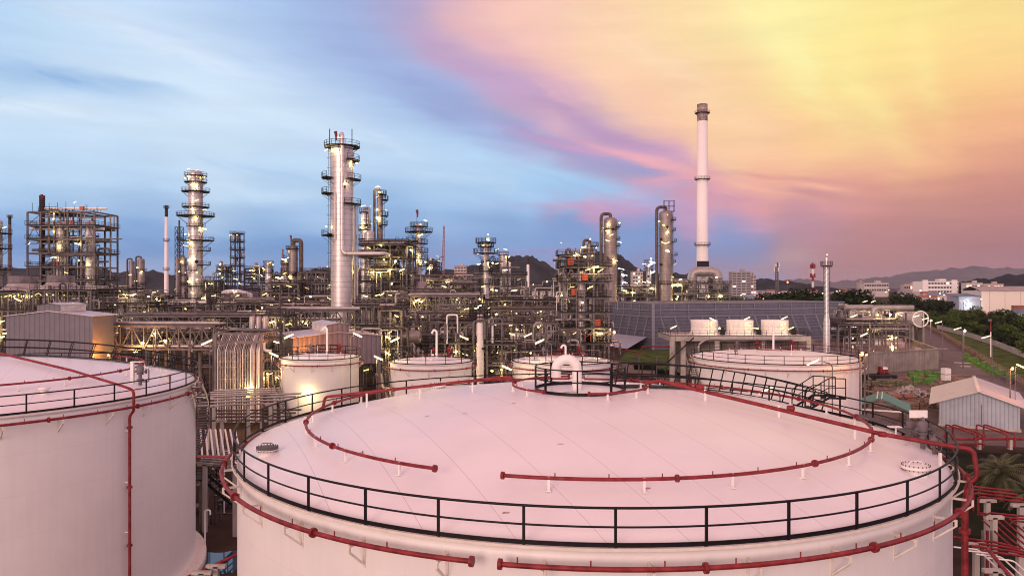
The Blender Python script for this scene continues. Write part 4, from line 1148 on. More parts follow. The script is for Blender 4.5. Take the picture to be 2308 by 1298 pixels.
plain_tank('far white tank with shallow dome, just right of the slender lamp-studded column', 526, 82, 662, 652, 300)
plain_tank('small white tank left of the foot of the slender lamp-studded column', 402, 62, 686, 679, 245)
plain_tank('far low white tank right of the thin black-topped stack', 1222, 70, 660, 655, 420)
plain_tank('grey drum tank behind the blue-grey building, left of the cage-topped column', 1418, 26, 655, 651, 310, M_cladb)
plain_tank('second grey drum tank behind the blue-grey building', 1443, 26, 659, 655, 315, M_cladb)

# ================================================================ open frames, front to back
B = block
B('square open frame with loaded decks, right of the broad silver column', 806, 916, 170, 552, 12, 6, 3, 14, 16, 5, 2, 14, zlow=GZ(690, 170), seed=5)
B('narrow stair frame attached to the right of the square open frame', 917, 930, 168, 556, 5, 8, 1, 4, 4, 0, 0, 3, zlow=8, seed=6)
sf = B('tall lamp-lit stair frame with orange boxes left of the blue-grey building', 1270, 1372, 126, 603, 9, 6, 3, 10, 12, 2, 0, 12, zlow=GZ(775, 126), seed=8, redb=6)
MB().lathe([(.68, 1), (.68, GZ(612, 126))], 18, (GX(1314, 126) - GX(1321, 126), -2)).dome((GX(1314, 126) - GX(1321, 126), -2), .68, GZ(612, 126), .4).build('tall_vessel', M_clad, sf)
B('crowded platform on tall legs behind the lamp-lit stair frame', 1263, 1316, 150, 577, 7, 5, 2, 10, 16, 2, 1, 5, zlow=16, seed=9, group=None)
B('far square cage tower left of the domed column', 520, 541, 400, 527, 6, 7, 2, 4, 5, 0, 2, 5, zlow=22, seed=10, m=M_dsteel, lampl=2)
B('far low cage platform beside the square cage tower', 489, 514, 400, 603, 6, 4, 2, 4, 5, 0, 1, 5, zlow=22, seed=11, m=M_dsteel, lampl=2)
B('black stair tower touching the slender lamp-studded column', 459, 482, 222, 634, 5, 5, 1, 2, 2, 0, 0, 5, zlow=8, seed=12, m=M_dark)
B('black hopper platform in front of the far domed white tank', 486, 540, 215, 672, 6, 3, 3, 4, 4, 1, 0, 5, zlow=9, seed=13, m=M_dark)
B('dark rounded vessel cage beside the reddish crane boom', 962, 990, 300, 590, 8, 5, 3, 6, 5, 1, 3, 4, zlow=22, seed=14, m=M_dsteel, lampl=1.8)
B('frame of pipes under the windsock column', 955, 1062, 235, 632, 9, 4, 5, 9, 9, 2, 2, 7, zlow=12, seed=15, lampl=1.5)
B('frame of pipes behind the column with the railed double crown', 1062, 1185, 230, 622, 9, 5, 5, 9, 9, 2, 3, 9, zlow=10, seed=16, lampl=1.5)
B('low frame right of the thin black-topped stack', 1180, 1270, 220, 655, 9, 3, 5, 9, 6, 2, 2, 8, zlow=9, seed=17, lampl=1.5)
B('piped frame between the domed column and the broad silver column', 672, 752, 240, 614, 10, 5, 4, 9, 8, 2, 3, 10, zlow=10, seed=18, lampl=1.5)
B('piped frame holding two round vessels, left of the domed column', 590, 672, 235, 640, 10, 5, 4, 9, 8, 2, 3, 10, zlow=9, seed=19, lampl=1.5)
B('far hazy frame left of the squat far column', 552, 600, 360, 606, 10, 6, 3, 6, 5, 0, 3, 7, zlow=20, seed=20, lampl=2, m=M_dsteel)
B('far hazy frame right of the squat far column', 612, 642, 370, 622, 10, 4, 3, 5, 5, 0, 2, 6, zlow=20, seed=21, lampl=2, m=M_dsteel)
B('far lamp-dotted frame under the hills between the steel block and the twin columns', 216, 290, 330, 652, 14, 4, 4, 6, 5, 1, 3, 10, zlow=10, seed=22, lampl=1.8, m=M_dsteel)
B('far low frame under the twin far columns', 285, 372, 330, 668, 14, 3, 5, 8, 5, 2, 2, 9, zlow=8, seed=23, lampl=1.8)
B('low frame in front of the small white tank', 330, 440, 200, 690, 9, 3, 4, 9, 7, 2, 1, 8, zlow=6, seed=24, lampl=1.4)
B('dense low frame behind the grey shelter at the far left', 215, 335, 190, 684, 10, 3, 5, 10, 8, 2, 2, 8, zlow=6, seed=25, lampl=1.4)
B('dark ground-level frame at the left edge behind the grey shelter', 0, 75, 170, 660, 10, 4, 4, 9, 9, 2, 1, 5, zlow=6, seed=26, lampl=1.4)
B('dark pipe frame behind the left tank railing', 75, 205, 158, 655, 9, 4, 5, 9, 9, 2, 0, 5, zlow=6, seed=27, lampl=1.4)
B('pipe frame below the far domed white tank', 480, 600, 190, 686, 10, 3, 5, 11, 8, 2, 1, 9, zlow=6, seed=28, lampl=1.4)
B('long pipe frame across the foot of the domed column', 590, 760, 165, 695, 8, 3, 7, 12, 12, 3, 3, 11, zlow=6, seed=29)
B('long pipe frame right of the foot of the broad silver column', 800, 930, 150, 690, 8, 4, 5, 12, 14, 2, 1, 10, zlow=4, seed=30)
B('deep frame of decks and pipes below the air cooler with the flared cone', 905, 1075, 155, 665, 9, 5, 6, 14, 14, 3, 2, 13, zlow=4, seed=31)
B('deep frame of decks and pipes left of the lamp-lit stair frame', 1095, 1268, 160, 678, 9, 4, 6, 14, 14, 3, 2, 13, zlow=4, seed=32)
B('frame of horizontal drums between the thick pinkish vessel and the third small tank', 1098, 1262, 128, 730, 7, 4, 5, 12, 14, 3, 1, 12, zlow=3, seed=33, lampl=1.0)
B('frame of pumps and drums behind the second small tank', 905, 1068, 128, 726, 7, 4, 5, 12, 14, 3, 1, 11, zlow=3, seed=34, lampl=1.0)
B('dark narrow frame between the pipe-filled frame and the second shelter', 855, 905, 120, 700, 6, 5, 2, 7, 14, 1, 0, 8, zlow=4, seed=35, lampl=1.0)
B('dark frame of pipes right of the curtain of hanging pipes', 585, 640, 125, 715, 7, 5, 3, 8, 8, 1, 0, 9, zlow=3, seed=36, lampl=1.0)
B('low equipment frame at the foot of the lamp-lit stair frame', 1175, 1290, 118, 790, 6, 2, 4, 9, 9, 2, 1, 7, zlow=3, seed=37, lampl=.9)
B('low piped frame in front of the blue-grey building', 1330, 1372, 130, 770, 6, 2, 2, 5, 6, 1, 0, 3, zlow=3, seed=38, lampl=.9)
B('low frame of pipework at the foot of the very tall white stack', 1510, 1645, 300, 640, 12, 4, 5, 12, 12, 3, 4, 14, zlow=8, seed=39, lampl=1.9)
B('lit piping cluster between the two brown-grey columns', 1385, 1480, 300, 648, 12, 4, 4, 9, 9, 2, 3, 12, zlow=8, seed=40, lampl=1.9, lm=M_lampw)
B('pipe bridge with lit valves at the right end of the blue-grey building', 1905, 2042, 212, 700, 12, 3, 5, 10, 10, 3, 1, 11, zlow=6, seed=41, lampl=1.4, lm=M_lampw)
B('lower pipe trestle in front of the lit pipe bridge', 1890, 2050, 196, 732, 8, 1, 6, 10, 4, 1, 0, 5, seed=42, lampl=1.3, lm=M_lampw)
B('wide low frame behind the row of small tanks on the left side', 455, 600, 140, 720, 6, 3, 5, 10, 6, 2, 0, 8, zlow=6, seed=43, lampl=1.1)

# truss pipe bridges


def bridge(label, x0, x1, ytop, Y, h=3.2, dep=4, n=8, legs=3, npipe=6, lamps=3):
    X0, X1 = GX(x0, Y), GX(x1, Y); zt = GZ(ytop, Y); t = thing('pipe_bridge', label, 'pipe bridge', ((X0 + X1) / 2, Y, 0)); hx = (X1 - X0) / 2
    for y in (0, dep):
        f = MB(); truss(f, (-hx, y, zt - h), (hx, y, zt - h), h, n, .22); f.build('truss_side', M_steel, t)
    MB().box((0, dep / 2, zt + .18), (2 * hx, dep + .4, .08)).build('top_plate', M_steel, t)
    for i in range(legs):
        x = -hx + 2 * hx * (i + .3) / legs
        f = MB(); f.box((x, 0, (zt - h) / 2 - .05), (.35, .35, zt - h)); f.box((x, dep, (zt - h) / 2 - .05), (.35, .35, zt - h)); f.box((x, dep / 2, zt - h - .6), (.25, dep - .4, .3)); f.build('trestle_leg', M_steel, t)
    for i in range(npipe):
        y = .4 + (dep - .8) * i / max(1, npipe - 1); r = rnd.choice([.1, .14, .2, .28]); z = zt + .25 + r if i % 2 else zt - h + .2 + r
        MB().cyl((-hx - .5, y, z), (hx + .5, y, z), r, n=8).build('pipe_run', pipe_mat(), t)
    for i in range(lamps): lamp_at(t, (rnd.uniform(-hx, hx), -.3, zt - h * rnd.choice([.3, .7, 1.1])), 1.0)
    return t


bridge('truss pipe bridge leading right from the grey left shelter', 245, 482, 736, 118, 3.6, 4, 9)
bridge('higher second pipe bridge behind the first, left half of the plant', 280, 630, 714, 138, 2.6, 4, 12, 4, 6)
bridge('short truss bridge above the second grey shelter', 600, 800, 702, 132, 3.2, 3, 8, 4, 6)
bridge('truss bridge below the air cooler with the flared cone', 925, 1075, 668, 143, 3.4, 3, 8, 4, 6, 4)
bridge('long pipe bridge behind the lamp-lit stair frame', 1090, 1270, 700, 143, 2.4, 4, 10, 4, 7, 5)
bridge('pipe bridge in front of the black hopper platform', 560, 760, 722, 150, 2.2, 3, 9, 4, 6, 4)

# curtain of hanging pipes
t = thing('pipe_curtain', 'curtain of parallel pipes bending down from a square steel frame', 'pipe rack', (GX(538, 108), 108, 0))
X0, X1 = GX(486, 108) - GX(538, 108), GX(590, 108) - GX(538, 108)
zt = GZ(752, 108)
f = MB()
for x in (X0, X1):
    for y in (0, 9): f.box((x, y, zt / 2), (.35, .35, zt))
for z in (zt, zt - 1.2, zt - 4):
    for y in (0, 9): f.box(((X0 + X1) / 2, y, z), (X1 - X0 - .36, .25, .3))
    for x in (X0, X1): f.box((x, 4.5, z - .002), (.25, 8.6, .3))
f.build('frame', M_steel, t)
MB().box(((X0 + X1) / 2, 6.5, zt + .25), (X1 - X0, 4.5, .08)).build('top_plate', M_steel, t)
for i in range(26):
    x = X0 + .45 + (X1 - X0 - .7) * i / 25 - (.25 if i in (22, 23) else 0)
    r = .06 if i < 20 else .08
    if i in (21, 23, 24): r = .22
    zb = .5
    yy = -.35 - (.12 if i % 3 else 0)
    MB().tube(elbow([(x - .5, 8, zt - .3), (x - .5, 3, zt - .3), (x, yy, zt - 2.2 - (i % 4) * .06), (x, yy, zb)], .5, 4), r, 8).build('hanging_pipe', M_pipe if i % 5 else M_white, t)
for z in (4.2, 4.9, 5.5): lamp_at(t, (X1 - 2.6 + z * .2, -.7, z), 1.2, M_lamp, .1)
for k in range(3): MB().lathe([(.45, zt + .4), (.45, zt + 2.0), (.3, zt + 2.3)], 12, (X0 + 3.2 + k * 1.0, 6)).build('expansion_loop', M_pipe, t)

# ================================================================ roads, sheds and low buildings
M_asph = mat('asphalt', (0.15, 0.118, 0.112), 0.9, 0, 0.22, 0.3, bump=0.3, spec=0.15)
M_grass = mat('rough_grass', (0.07, 0.10, 0.025), 0.95, 0, 0.5, 0.25, bump=0.5, spec=0.08)
M_lot = mat('dusty_yard', (0.14, 0.098, 0.082), 0.95, 0, 0.35, 0.15, bump=0.3)


def sheet(name, pts, z, m):
    b = MB(); b.add([(x, y, z) for x, y in pts], [tuple(range(len(pts)))]); return b.build(name, m, kind='structure')


def gp(px, py, dz=0):
    Y = (CAMZ - dz) / ((py - HY) / FPX); return (GX(px, Y), Y)


sheet('yard', [gp(1935, 1000), gp(2420, 1000), gp(2340, 800), gp(1990, 800)], .004, M_lot)
sheet('road', [gp(2060, 727), gp(2090, 727), gp(2130, 762), gp(2330, 880), gp(2480, 960), gp(2480, 1060), gp(2150, 880), gp(2085, 790)], .008, M_asph)
sheet('road', [gp(2110, 972), gp(2420, 985), gp(2420, 1015), gp(2090, 995)], .012, M_asph)
sheet('lawn', [gp(1425, 775), gp(1560, 795), gp(1560, 870), gp(1390, 820)], .004, M_grass)
sheet('grass_verge', [gp(2105, 715), gp(2400, 780), gp(2500, 950), gp(2330, 868), gp(2135, 757)], .012, M_grass)
sheet('path', [gp(1385, 812), gp(1560, 850), gp(1560, 870), gp(1370, 830)], .008, M_lot)
sheet('lawn', [gp(2090, 1020), gp(2500, 1020), gp(2700, 1290), gp(2200, 1290)], .004, mat('dark_grass', (.012, .015, .006), .95, 0, .5, .4, bump=.5, spec=.08))
sheet('road_marking', [gp(2114, 785), gp(2135, 785), gp(2137, 786.5), gp(2114, 786.5)], .016, M_concl)
for a, b_, c_, d_ in ((2150, 816, 2198, 819), (2165, 824, 2188, 826)):
    sheet('road_marking', [gp(a, b_), gp(c_, d_ - 1), gp(c_, d_ + 1), gp(a, b_ + 2)], .016, M_concl)
pud = MB(); P = []
for i in range(28):
    a = 2 * PI * i / 28; q = 1 + .25 * math.sin(3 * a) + .18 * math.sin(5 * a + 1); P.append((3.2 * q * math.cos(a), 2.2 * q * math.sin(a)))
x, y = gp(497, 1262)
pm = bpy.data.materials.new('puddle_water'); pm.use_nodes = True
b = pm.node_tree.nodes['Principled BSDF']; b.inputs['Base Color'].default_value = (.02, .05, .09, 1); b.inputs['Roughness'].default_value = .03
o = MB().add([(x + a, y + c, .02) for a, c in P], [tuple(range(28))]).build('water_puddle', pm, kind='structure')


def shelter(label, corners, z0, zt, ridge, m, cupola=None):
    """raised sheet-metal shelter; corners in world xy, front-left, front-right, back-right, back-left"""
    (fx, fy), ang, wlen, dlen = corners
    hx, hy = wlen / 2, dlen / 2
    u = (math.cos(ang), math.sin(ang))
    t = thing('machinery_shelter', label, 'shelter', (fx + u[0] * hx - u[1] * hy, fy + u[1] * hx + u[0] * hy, 0), ang)
    mw = (0, ridge)
    # gable end faces the front: ridge runs front to back
    w = MB()
    for y, s in ((-hy, 1), (hy, -1)):
        vs = [(-hx, y, z0), (hx, y, z0), (hx, y, zt), (0, y, ridge), (-hx, y, zt)]
        w.add(vs, [tuple(range(5)) if s > 0 else tuple(reversed(range(5)))])
    for x in (-hx, hx):
        w.add([(x, -hy, z0), (x, hy, z0), (x, hy, zt), (x, -hy, zt)], [(0, 1, 2, 3)])
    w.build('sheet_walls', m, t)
    r = MB()
    for s in (-1, 1):
        r.add([(s * (hx + .3), -hy - .3, zt - .02), (0, -hy - .3, ridge + .08), (0, hy + .3, ridge + .08), (s * (hx + .3), hy + .3, zt - .02),
               (s * (hx + .3), -hy - .3, zt + .1), (0, -hy - .3, ridge + .2), (0, hy + .3, ridge + .2), (s * (hx + .3), hy + .3, zt + .1)], [(4, 5, 6, 7), (0, 1, 5, 4), (2, 3, 7, 6), (3, 0, 4, 7), (0, 3, 2, 1)])
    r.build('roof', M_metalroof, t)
    if cupola:
        cw, ch = cupola
        k = MB()
        for y in (-hy - .02,): k.add([(-cw, y, ridge - 1.0), (cw, y, ridge - 1.0), (cw, y, ridge + ch * .8), (0, y, ridge + ch), (-cw, y, ridge + ch * .8)], [(0, 1, 2, 3, 4)])
        k.build('ridge_vent_end', m, t)
        lv = MB()
        for s in (-1, 1):
            for i in range(7): lv.beam((s * cw, -hy, ridge + .1 + i * ch * .11), (s * cw, hy, ridge + .1 + i * ch * .11), .12, .1)
        lv.build('louvres', M_white, t)
        MB().add([(-cw - .2, -hy - .3, ridge + ch * .8), (0, -hy - .3, ridge + ch + .05), (0, hy + .3, ridge + ch + .05), (-cw - .2, hy + .3, ridge + ch * .8), (cw + .2, -hy - .3, ridge + ch * .8), (cw + .2, hy + .3, ridge + ch * .8)], [(0, 1, 2, 3), (1, 4, 5, 2)]).build('ridge_vent_roof', M_metalroof, t)
    for x in (-hx + .2, 0, hx - .2):
        for y in (-hy + .2, hy - .2): MB().box((x, y, z0 / 2 - .01), (.4, .4, z0)).build('steel_post', M_steel, t)
    ld = MB(); rail(ld, [(-hx + .1, -hy + .2, z0 - .2), (hx - .1, -hy + .2, z0 - .2)], 1.1, .03, 1.6); ld.build('guard_railing', M_dsteel, t)
    return t, hx, hy


Ya = 112
s1, hx, hy = shelter('tall grey corrugated shelter behind the left tank', ((GX(14, Ya), Ya), 0.0, 12.9, 6.5), 6.2, GZ(713, Ya), GZ(703, Ya), M_shed, (1.7, 1.3))
Yb = 116
s2, hx, hy = shelter('smaller grey corrugated shelter behind the tall narrow tank', ((GX(660, 112), 112), R_(25), 13.4, 12.0), 8.0, GZ(762, 112), GZ(752, 113), M_shed, (1.7, 1.5))

# sodium lamps that light the shelters


def flood(label, px, py, Y, zb=0, m=None, e=2500, colr=(1, .42, .1), r=.28, dy=0):
    z = GZ(py, Y); t = thing('flood_light', label, 'flood light', (GX(px, Y), Y + dy, 0))
    MB().cyl((0, .3, zb), (0, .3, z + .1), .09, n=8).build('pole', M_steel, t)
    MB().lathe([(.05, z + .35), (r * 1.3, z + .1), (r * 1.3, z)], 14).build('lamp_hood', M_dsteel, t)
    o = MB(); o.lathe([(.001, z - r)] + [(r * math.cos(a), z + r * math.sin(a)) for a in [-PI / 2 + PI * i / 8 for i in range(1, 8)]] + [(.001, z + r)], 12, (0, -.1)); o.build('lamp_globe', m or M_sodium, t)
    if e: point(t, (0, -1.5, z + .1), colr, e * .5)
    return t


flood('orange sodium flood light between the stair frame and the blue-grey building', 1384, 748, 132, 0, None, 1500)
flood('orange sodium flood light at the right rim of the wide white tank', 1941, 797, 86, 0, None, 900, r=.26)
flood('second smaller orange light beside the flood light on the wide tank rim', 1952, 799, 84, 0, None, 200, r=.14)
flood('orange flood light over the yard at the right edge', 2280, 830, 108, 0, None, 1500, r=.24)
flood('white flood light by the lying steel drum', 2098, 722, 225, 0, M_sodw, 1500, (1, .85, .6), r=.32)
flood('white flood light halfway along the road', 2174, 745, 185, 0, M_sodw, 1500, (1, .85, .6), r=.3)
flood('small orange light deep in the pipework beside the hanging pipes', 552, 716, 150, 0, None, 600, r=.3)
flood('small orange light under the truss pipe bridge', 344, 756, 116, 0, None, 500, r=.18)
flood('orange light shining on the right side of the hanging pipe curtain', 604, 842, 103, 0, None, 3200, r=.16)
# warm work light inside the second shelter's open front and beside the first
flood('low orange work light at the mouth of the smaller grey shelter', 700, 798, 109.8, 0, None, 5200, (1, .27, .02), r=.2)
flood('low orange work light beside the tall grey shelter', 246, 800, 113.5, 0, None, 5200, (1, .27, .02), r=.2)

# tube lamps on poles
LP = [('lit tube lamp on a curved pole over the left shoulder of the tall narrow tank', 651, 759, 672, 92, -1), ('lit tube lamp on a curved pole right of the tall narrow tank top', 806, 756, 790, 93, 1),
      ('lit tube lamp between the second shelter and the second small tank', 890, 767, 898, 92, -1), ('lit tube lamp behind the middle of the second small tank', 1046, 762, 1032, 96, 1),
      ('brighter tube lamp just below its twin, left of the third small tank', 1216, 771, 1243, 90, -1), ('upper tube lamp left of the third small tank', 1190, 756, 1185, 104, -1),
      ('lit tube lamp at the left side of the third small tank wall', 1142, 830, 1130, 87.2, 1), ('tube lamp on a thin pole behind the left tank rim', 466, 773, 473, 78, -1),
      ('lit tube lamp against the front wall of the wide white tank', 1832, 817, 1876, 70, -1), ('lit tube lamp behind the main tank walkway railing', 1725, 880, 1758, 60, -1),
      ('tube lamp reflected on the left fan cylinder deck', 1518, 738, 1523, 140, -1), ('tube lamp beside the first white fan cylinder', 1606, 720, 1600, 146, 1),
      ('tube lamp beside the second white fan cylinder', 1684, 718, 1699, 146, -1), ('tube lamp beside the third white fan cylinder', 1768, 717, 1781, 146, -1),
      ('tube lamp on a pole before the concrete basin', 1947, 755, 1957, 120, -1), ('first roadside tube lamp, nearest the lying drum', 2048, 706, 2062, 235, -1),
      ('second roadside tube lamp, over the lying drum', 2065, 713, 2079, 220, -1), ('third roadside tube lamp, right of the lying drum', 2085, 719, 2100, 214, -1),
      ('fourth roadside tube lamp, on a full-height pole by the fence', 2115, 727, 2124, 197, -1), ('fifth roadside tube lamp, left of the white flood light', 2158, 741, 2170, 182, -1),
      ('sixth roadside tube lamp, beside the red and white pole', 2222, 760, 2236, 158, -1), ('tube lamp at the right edge above the green crates', 2300, 826, 2288, 108, 1),
      ('wall lamp lighting the lower left wall of the tall narrow tank', 690, 885, 672, 90.0, 1), ('tube lamp at the edge of the left shelter', 40, 676, 20, 120, 1),
      ('small tube lamp at the railing left of the tall narrow tank', 617, 800, 611, 92, 1), ('small tube lamp between the second tank and its stair', 853, 808, 849, 92, 1)]
for lab, px, py, ppx, Y, sd in LP:
    t = thing('lamp_post', lab, 'lamp post', (GX(ppx, Y), Y, 0), 0, 'tube lamps on curved poles')
    z = GZ(py, Y); dx = GX(px, Y) - GX(ppx, Y)
    L2 = .56 if Y < 150 else .9
    MB().tube(elbow([(0, 0, 0), (0, 0, z - .15), (dx * .45, 0, z + .05)], .5, 5), .05 if Y < 150 else .09, 7).build('pole', M_steel, t)
    MB().beam((dx - L2, 0, z + .10 - .25 * -sd + .05), (dx + L2, 0, z + .10 + .25 * -sd + .05), .24, .08).build('lamp_housing', M_white, t)
    if 80 < Y < 95: point(t, (dx, -.2, z - .3), (1, .78, .32), 240 if 'wall' in lab else 150, .3)
    MB().beam((dx - L2 * .95, -.02, z - .25 * -sd + .04), (dx + L2 * .95, -.02, z + .25 * -sd + .04), .17, .10).build('lamp_tube', M_lampw if px > 1500 else M_lamp, t)

# ---- blue-grey cooling tower building
A = Vector((GX(1472, 235), 235, 0)); Bv = Vector((GX(1903, 262), 262, 0)); Cv = Vector((GX(1364, 262), 262, 0))
H = GZ(683, 235)
t = thing('cooling_tower_building', 'long blue-grey louvred cooling tower building behind the white fan cylinders', 'cooling tower', tuple(A))
a = Vector((0, 0, 0)); b = Bv - A; c = Cv - A
up = Vector((0, 0, H))
w = MB()
d = b + c
w.add([a, b, b + up, a + up], [(0, 1, 2, 3)]); w.add([c, a, a + up, c + up], [(0, 1, 2, 3)]); w.add([b, d, d + up, b + up], [(0, 1, 2, 3)]); w.add([d, c, c + up, d + up], [(0, 1, 2, 3)])
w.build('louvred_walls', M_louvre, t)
MB().add([a + up * .985, b + up * .985, d + up * .985, c + up * .985], [(0, 1, 2, 3)]).build('roof_deck', M_steel, t)
M_lv2 = mat('blue_grey_paint', (0.23, 0.235, 0.29), .5, .1, .1, .5)
for (p, q, nb) in ((a, b, 15), (c, a, 6)):
    dn = (q - p).normalized(); nrm = Vector((dn.y, -dn.x, 0))
    for zf in (.985, .84, .70, .42):
        MB().beam(p + nrm * .12 + up * zf, q + nrm * .12 + up * zf, .2, .28).build('horizontal_band', M_lv2, t)
    for i in range(nb):
        e = p.lerp(q, (i + .5) / nb)
        MB().beam(e + nrm * .15 + up * .84, e + nrm * .15 + up * .97, .18, .3).build('upper_fin', M_lv2, t)
        MB().beam(e + nrm * .25 + up * .70, e + nrm * 2.6 + up * .30 + dn * .9, .16, .5).build('inclined_strut', M_lv2, t)
        if i % 2 == 0: MB().beam(e + nrm * .15 + up * .705, e + nrm * .15 + up * .83, .12, .2).build('upper_fin', M_lv2, t)
MB().beam(a + Vector((0, -.15, .1)), a + Vector((0, -.15, H)), .9, .5).build('corner_panel', M_lv2, t)
# flared inlet hood at the near corner
p, q = c, a; dn = (q - p).normalized(); nrm = Vector((dn.y, -dn.x, 0))
k = MB(); k.add([p + nrm * 1 + up * .27, q + nrm * 1 + up * .27 - dn * 2, q + nrm * 7 - dn * 4 + up * .02, p + nrm * 6 + up * .02], [(0, 1, 2, 3)])
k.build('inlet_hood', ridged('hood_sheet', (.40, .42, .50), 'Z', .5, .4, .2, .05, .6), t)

# ---- concrete deck with three fan cylinders
Yd = 150
t = thing('fan_deck', 'raised concrete deck on square piers under the three white fan cylinders', 'concrete deck', (GX(1668, Yd), Yd, 0))
hw = (GX(1826, Yd) - GX(1510, Yd)) / 2; zd = GZ(757, Yd)
MB().box((0, 6, zd - .5), (2 * hw, 13, 1.0)).build('deck_slab', M_concl, t)
for x in (-hw + .4, -hw + 2.6, -hw / 3, hw / 3, hw - .4): MB().box((x, 0, (zd - 1) / 2), (.9, .8, zd - 1.01)).build('pier', M_concl, t)
MB().box((1.2, 8, zd * .55), (2 * hw - 4, 9, zd * .7)).build('louvred_box', M_conc, t)
rl = MB(); rail(rl, [(-hw, 12, zd), (-hw, -.4, zd), (hw, -.4, zd), (hw, 12, zd)], 1.1, .04, 1.5); rl.build('guard_railing', M_black, t)
stt = MB()
for k in range(16): stt.box((-hw - .8 + k * .33, -1.4, zd - 5.0 + k * .3), (.32, .9, .04)); 
stt.beam((-hw - .8, -1.9, zd - 5), (-hw + 4.3, -1.9, zd - .2), .06, .25); rail(stt, [(-hw - .8, -1.9, zd - 5), (-hw + 4.2, -1.9, zd - .3)], 1.1, .03, 1.2)
stt.box((-hw - 1.6, -1.2, zd - 5.1), (2.2, 2.0, .08)); stt.build('access_stair', M_dsteel, t)
MB().tube(elbow([(-hw + 5.5, -.9, 5), (-hw + 5.5, -.9, zd - 1.6), (-hw + 7, -.9, zd - .6), (hw - 4, -.9, zd - .6)], .8), .25, 9).build('header_pipe', M_pipe, t)
for i, (px, lab) in enumerate(((1587, 'first'), (1668, 'second'), (1746, 'third'))):
    x = GX(px, Yd + 5); f = thing('fan_cylinder', '%s white flared fan cylinder counting from the tall white stack side, on the concrete deck' % lab, 'cooling fan', (x, Yd + 5, zd), 0, 'white fan cylinders on the concrete deck')
    MB().lathe([(3.05, 0), (2.75, .5), (2.62, 1.2), (2.62, 2.3), (2.75, 2.95), (2.65, 2.95), (2.5, 2.3), (2.5, 0)], 36).build('fan_shroud', M_white, f)
    rb = MB()
    for k in range(16):
        a_ = 2 * PI * k / 16; rb.beam((2.66 * math.cos(a_), 2.66 * math.sin(a_), .9), (2.66 * math.cos(a_), 2.66 * math.sin(a_), 2.7), .08)
    rb.lathe([(2.66, 1.7), (2.72, 1.7), (2.72, 1.8), (2.66, 1.8)], 30); rb.build('shroud_ribs', M_cream, f)
    MB().box((3.4, -1.5, .5), (.8, .7, 1.0)).cyl((3.4, -1.5, 1.0), (3.4, -1.5, 1.5), .25, n=10).build('fan_motor', M_dsteel, f)
    lamp_at(f, (2.4, -2.7, 1.4), 1.2, M_lamp); point(f, (1.6, -4.2, 2.2), (1, .8, .28), 110, .3)
# ---- basin
t = thing('concrete_basin', 'long stained concrete basin filled with water beside the road', 'basin', (0, 0, 0))
fl2 = gp(1945, 843); fr = gp(2113, 830); br = gp(2060, 800); 
q = [Vector((*fl2, 0)), Vector((*fr, 0)), Vector((GX(2022, 238), 238, 0)), Vector((GX(1690, 196), 196, 0)), Vector((GX(1700, 150), 150, 0))]
hB = 4.6
w = MB()
for i in range(5):
    a_, b_ = q[i], q[(i + 1) % 5]; w.beam(a_ + Vector((0, 0, hB / 2)), b_ + Vector((0, 0, hB / 2)), .5, hB)
w.build('basin_wall', M_conc, t)
cap = MB()
for i in range(5):
    a_, b_ = q[i], q[(i + 1) % 5]; cap.beam(a_ + Vector((0, 0, hB + .1)), b_ + Vector((0, 0, hB + .1)), .8, .25)
cap.build('coping', M_conc, t)
wm = bpy.data.materials.new('basin_water'); wm.use_nodes = True
b = wm.node_tree.nodes['Principled BSDF']; b.inputs['Base Color'].default_value = (.30, .20, .19, 1); b.inputs['Roughness'].default_value = .08
MB().add([(v.x, v.y, hB - .5) for v in q], [tuple(range(5))]).build('basin_water', wm, t)
# ---- lying drum at the end of the road
t = thing('lying_drum', 'big open steel drum lying on its side beside the road', 'drum', (GX(2072, 232), 232, 0))
r = 2.3; z = GZ(719, 232)
MB().tube([(-2.4, 6, z), (-2.0, 5, z), (0, 0, z)], [r * .7, r, r], 32).build('drum_body', M_concl, t)
MB().tube([(r * 1.05 * math.cos(a) + .1, -.5, z + r * 1.05 * math.sin(a)) for a in [2 * PI * i / 32 for i in range(32)]], .2, 8, closed=True).build('rim_ring', M_white, t)
for x in (-1.2, 1.2): MB().beam((x, -.3, z - 2.0), (x, -.3, z + 2.0), .16).build('cross_bar', M_white, t)
for x in (-1.6, 1.6): MB().box((x, 2, (z - r) / 2 + .3), (.6, 3, z - r + .8)).build('saddle', M_conc, t)
# ---- right big pipe loops
t = thing('pipe_loop', 'thick pale pipe looping along the top of the lit pipe bridge', 'pipe', (GX(1975, 205), 205, 0))
MB().tube(elbow([(-8.5, 0, GZ(693, 205)), (-1, 0, GZ(693, 205))], .8), .75, 14).build('header_pipe', M_pipe, t)
MB().tube(elbow([(-1.8, -2, GZ(730, 205)), (-1.8, -2, GZ(693, 205)), (9, -2, GZ(693, 205))], 1.5, 6), .7, 14).build('bent_pipe', M_pipe, t)
MB().drum((-8, -3, GZ(721, 205)), (-3.5, -3, GZ(721, 205)), 1.5, 18).build('horizontal_drum', M_pipeb, t)
MB().tube(elbow([(-3.6, -3, GZ(712, 205)), (-3.6, -3, GZ(703, 205)), (-6.5, -3, GZ(703, 205)), (-7.5, -3, GZ(710, 205))], 1), .35, 10).build('bent_pipe', M_pipe, t)

